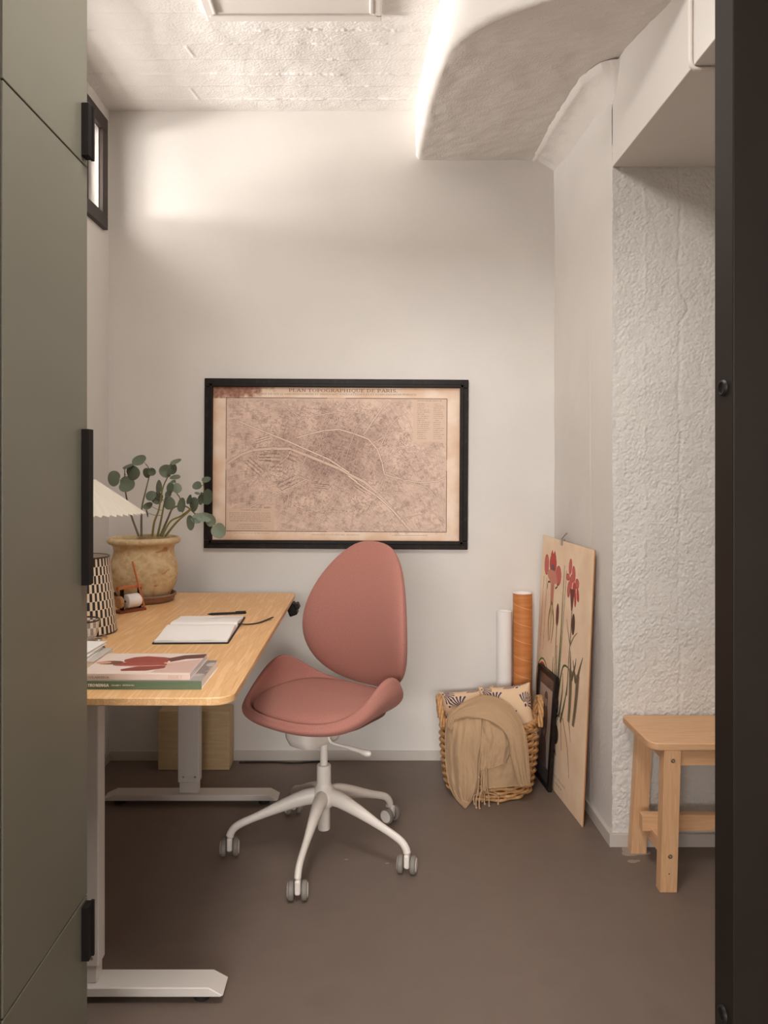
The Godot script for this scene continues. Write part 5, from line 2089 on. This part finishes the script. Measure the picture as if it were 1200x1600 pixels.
func build_magazines() -> void:
	var low := thing("magazine", "magazine with green spine and grey cover, lying under the pink-covered one", "magazine", Vector3.ZERO, 0.0, "magazines on the near end of the desk")
	var y := DESK_Y
	var pg := MB.new()
	pg.rbox(Vector3(-0.527, y + 0.010, -1.872), Vector3(0.290, 0.0176, 0.186), 0.0006)
	put("pages", pg, mats["white paper"], low)
	var gcv := Cv.new(160, 110, c8(168, 158, 154))
	for q in [[120, 40, 40, 22, 0.4], [140, 78, 24, 14, -0.5], [100, 70, 26, 12, 0.2], [150, 20, 14, 22, 0.0]]:
		gcv.ell(q[0], q[1], q[2], q[3], q[4], c8(132, 118, 114))
		gcv.ell(q[0] + 6, q[1] + 4, q[2] * 0.5, q[3] * 0.5, q[4], c8(186, 176, 172))
	var tp := MB.new()
	tp.quad(Vector3(-0.673, y + 0.0194, -1.777), Vector3(-0.381, y + 0.0194, -1.777), Vector3(-0.381, y + 0.0194, -1.967), Vector3(-0.673, y + 0.0194, -1.967))
	put("front_cover", tp, gcv.material("grey cover", 0.3), low)
	var sp := MB.new()
	sp.rbox(Vector3(-0.527, y + 0.0097, -1.777), Vector3(0.293, 0.0193, 0.004), 0.0012, Basis(), 2)
	var gm := mat("green spine", c8(92, 112, 88), 0.35)
	put("spine", sp, gm, low, "green spine with white lettering")
	var bc := MB.new()
	bc.rbox(Vector3(-0.527, y + 0.0007, -1.872), Vector3(0.293, 0.0010, 0.190), 0.0003)
	put("back_cover", bc, mats["white paper"], low)
	text("spine_title", "STRONINGA", 0.0062, mats["white paper"], low, Transform3D(Basis(), Vector3(-0.614, y + 0.0097, -1.7746)), false, 1.05, 800)
	text("spine_note", "VOLUME 1   EDITION NO.", 0.0030, mats["white paper"], low, Transform3D(Basis(), Vector3(-0.556, y + 0.0097, -1.7746)), false, 1.1)

	var up := thing("magazine", "magazine with a figure in red on its pale pink cover, top of the pair", "magazine", Vector3.ZERO, 0.0, "magazines on the near end of the desk")
	y += 0.0196
	var pg2 := MB.new()
	pg2.rbox(Vector3(-0.531, y + 0.0078, -1.876), Vector3(0.246, 0.0136, 0.188), 0.0006)
	put("pages", pg2, mats["white paper"], up)
	var tp2 := MB.new()
	tp2.quad(Vector3(-0.655, y + 0.0152, -1.780), Vector3(-0.4065, y + 0.0152, -1.780), Vector3(-0.4065, y + 0.0152, -1.972), Vector3(-0.655, y + 0.0152, -1.972))
	put("front_cover", tp2, draw_cover(), up, "cover photograph of a figure in red clothes")
	var pm := mat("pink spine", c8(222, 200, 190), 0.4)
	var sp2 := MB.new()
	sp2.rbox(Vector3(-0.531, y + 0.0076, -1.781), Vector3(0.249, 0.0151, 0.004), 0.0012, Basis(), 2)
	put("spine", sp2, pm, up)
	var bc2 := MB.new()
	bc2.rbox(Vector3(-0.531, y + 0.0007, -1.876), Vector3(0.249, 0.0010, 0.192), 0.0003)
	put("back_cover", bc2, pm, up)
	text("spine_title", "OULANTICA", 0.0042, mats["faint ink"], up, Transform3D(Basis(), Vector3(-0.614, y + 0.0068, -1.7786)), true, 1.5)
	text("spine_number", "ISSUE 7", 0.0056, mat("rose ink", c8(206, 160, 146), 0.6), up, Transform3D(Basis(), Vector3(-0.440, y + 0.0076, -1.7786)), false, 1.2)


func build_twine() -> void:
	var t := thing("twine_dispenser", "wooden twine stand with white roll and slanted copper-coloured rod by the plant pot", "twine dispenser")
	var a := on_plane(188, 960, DESK_Y)
	var b := on_plane(229, 953, DESK_Y)
	var u := (b - a).normalized()
	var w := Vector3(u.z, 0, -u.x)
	if w.z > 0:
		w = -w
	var bas := Basis(u, Vector3.UP, u.cross(Vector3.UP))
	var l := a.distance_to(b)
	var m := (a + b) * 0.5 + w * 0.022
	var bb := MB.new()
	bb.rbox(m + Vector3(0, 0.0045, 0), Vector3(l, 0.009, 0.044), 0.0015, bas, 2)
	put("base", bb, mats["red wood"], t, "red-brown wooden base")
	var ax := m + Vector3(0, 0.0365, 0)
	var rl := MB.new()
	rl.lathe([Vector2(0.0, -0.028), Vector2(0.020, -0.028), Vector2(0.024, -0.022), Vector2(0.024, 0.022), Vector2(0.020, 0.028), Vector2(0.0, 0.028)], 32, ax + u * 0.010, Basis(u.cross(Vector3.UP), u, Vector3.UP) if true else Basis())
	put("twine_roll", rl, mats["white paper"], t, "white roll of twine")
	var sd := MB.new()
	sd.rbox(ax - u * (l * 0.5 - 0.022) + Vector3(0, 0.008, 0), Vector3(0.006, 0.072, 0.018), 0.002, bas, 2)
	sd.tube([ax - u * (l * 0.5 - 0.020), ax + u * (l * 0.5 - 0.016)], 0.004, 10)
	put("side_bracket", sd, mats["handle metal"], t, "dark metal side bracket")
	var sp := MB.new()
	sp.cyl(ax - u * (l * 0.5 - 0.012), 0.021, 0.014, Basis(u.cross(Vector3.UP), u, Vector3.UP), 24, 0.002)
	put("spool", sp, mats["wicker"], t, "coil of brown string")
	var s2 := MB.new()
	s2.rbox(ax + u * (l * 0.5 - 0.014) + Vector3(0, 0.008, 0), Vector3(0.006, 0.072, 0.018), 0.002, bas, 2)
	put("side_bracket", s2, mats["handle metal"], t)
	var bar := MB.new()
	bar.rbox(ax + Vector3(0, 0.048, 0), Vector3(l * 0.96, 0.010, 0.014), 0.002, bas, 2)
	put("top_bar", bar, mats["orange wood"], t, "orange wooden top bar")
	var rod := MB.new()
	var lowp := b + w * 0.004 + Vector3(0, 0.009, 0) - u * 0.006
	rod.tube([lowp, P(207, 877, 2.745)], 0.0037, 10)
	put("rod", rod, mats["orange wood"], t, "slanted copper-coloured rod")


func build_small() -> void:
	# pale box on the floor under the desk
	var t := thing("wooden_box", "pale wooden box standing on the floor under the desk", "box", Vector3(-0.735, 0, -3.332))
	var b := MB.new()
	b.rbox(Vector3(0, 0.1225, 0.044), Vector3(0.296, 0.243, 0.012), 0.002)
	b.rbox(Vector3(0, 0.1225, -0.042), Vector3(0.296, 0.243, 0.012), 0.002)
	put("panel", b, mats["pale pine"], t)
	for q in [[-0.142, 0.1225, 0.012, 0.243], [0.142, 0.1225, 0.012, 0.243], [0.0, 0.007, 0.272, 0.012], [0.0, 0.238, 0.272, 0.012]]:
		var s := MB.new()
		s.rbox(Vector3(q[0], q[1], 0.001), Vector3(q[2], q[3], 0.074), 0.0015)
		put("side", s, mats["pale pine"], t)
	# flex on the floor along the back wall
	var c := thing("power_cord", "thin black cord lying along the foot of the back wall", "cord")
	var cb := MB.new()
	cb.tube(smooth_curve([Vector3(-0.56, 0.003, -3.36), Vector3(-0.42, 0.003, -3.365), Vector3(-0.33, 0.004, -3.352), Vector3(-0.24, 0.003, -3.368), Vector3(-0.18, 0.003, -3.374)], 30), 0.003, 6)
	put("flex", cb, mats["black rubber"], c)
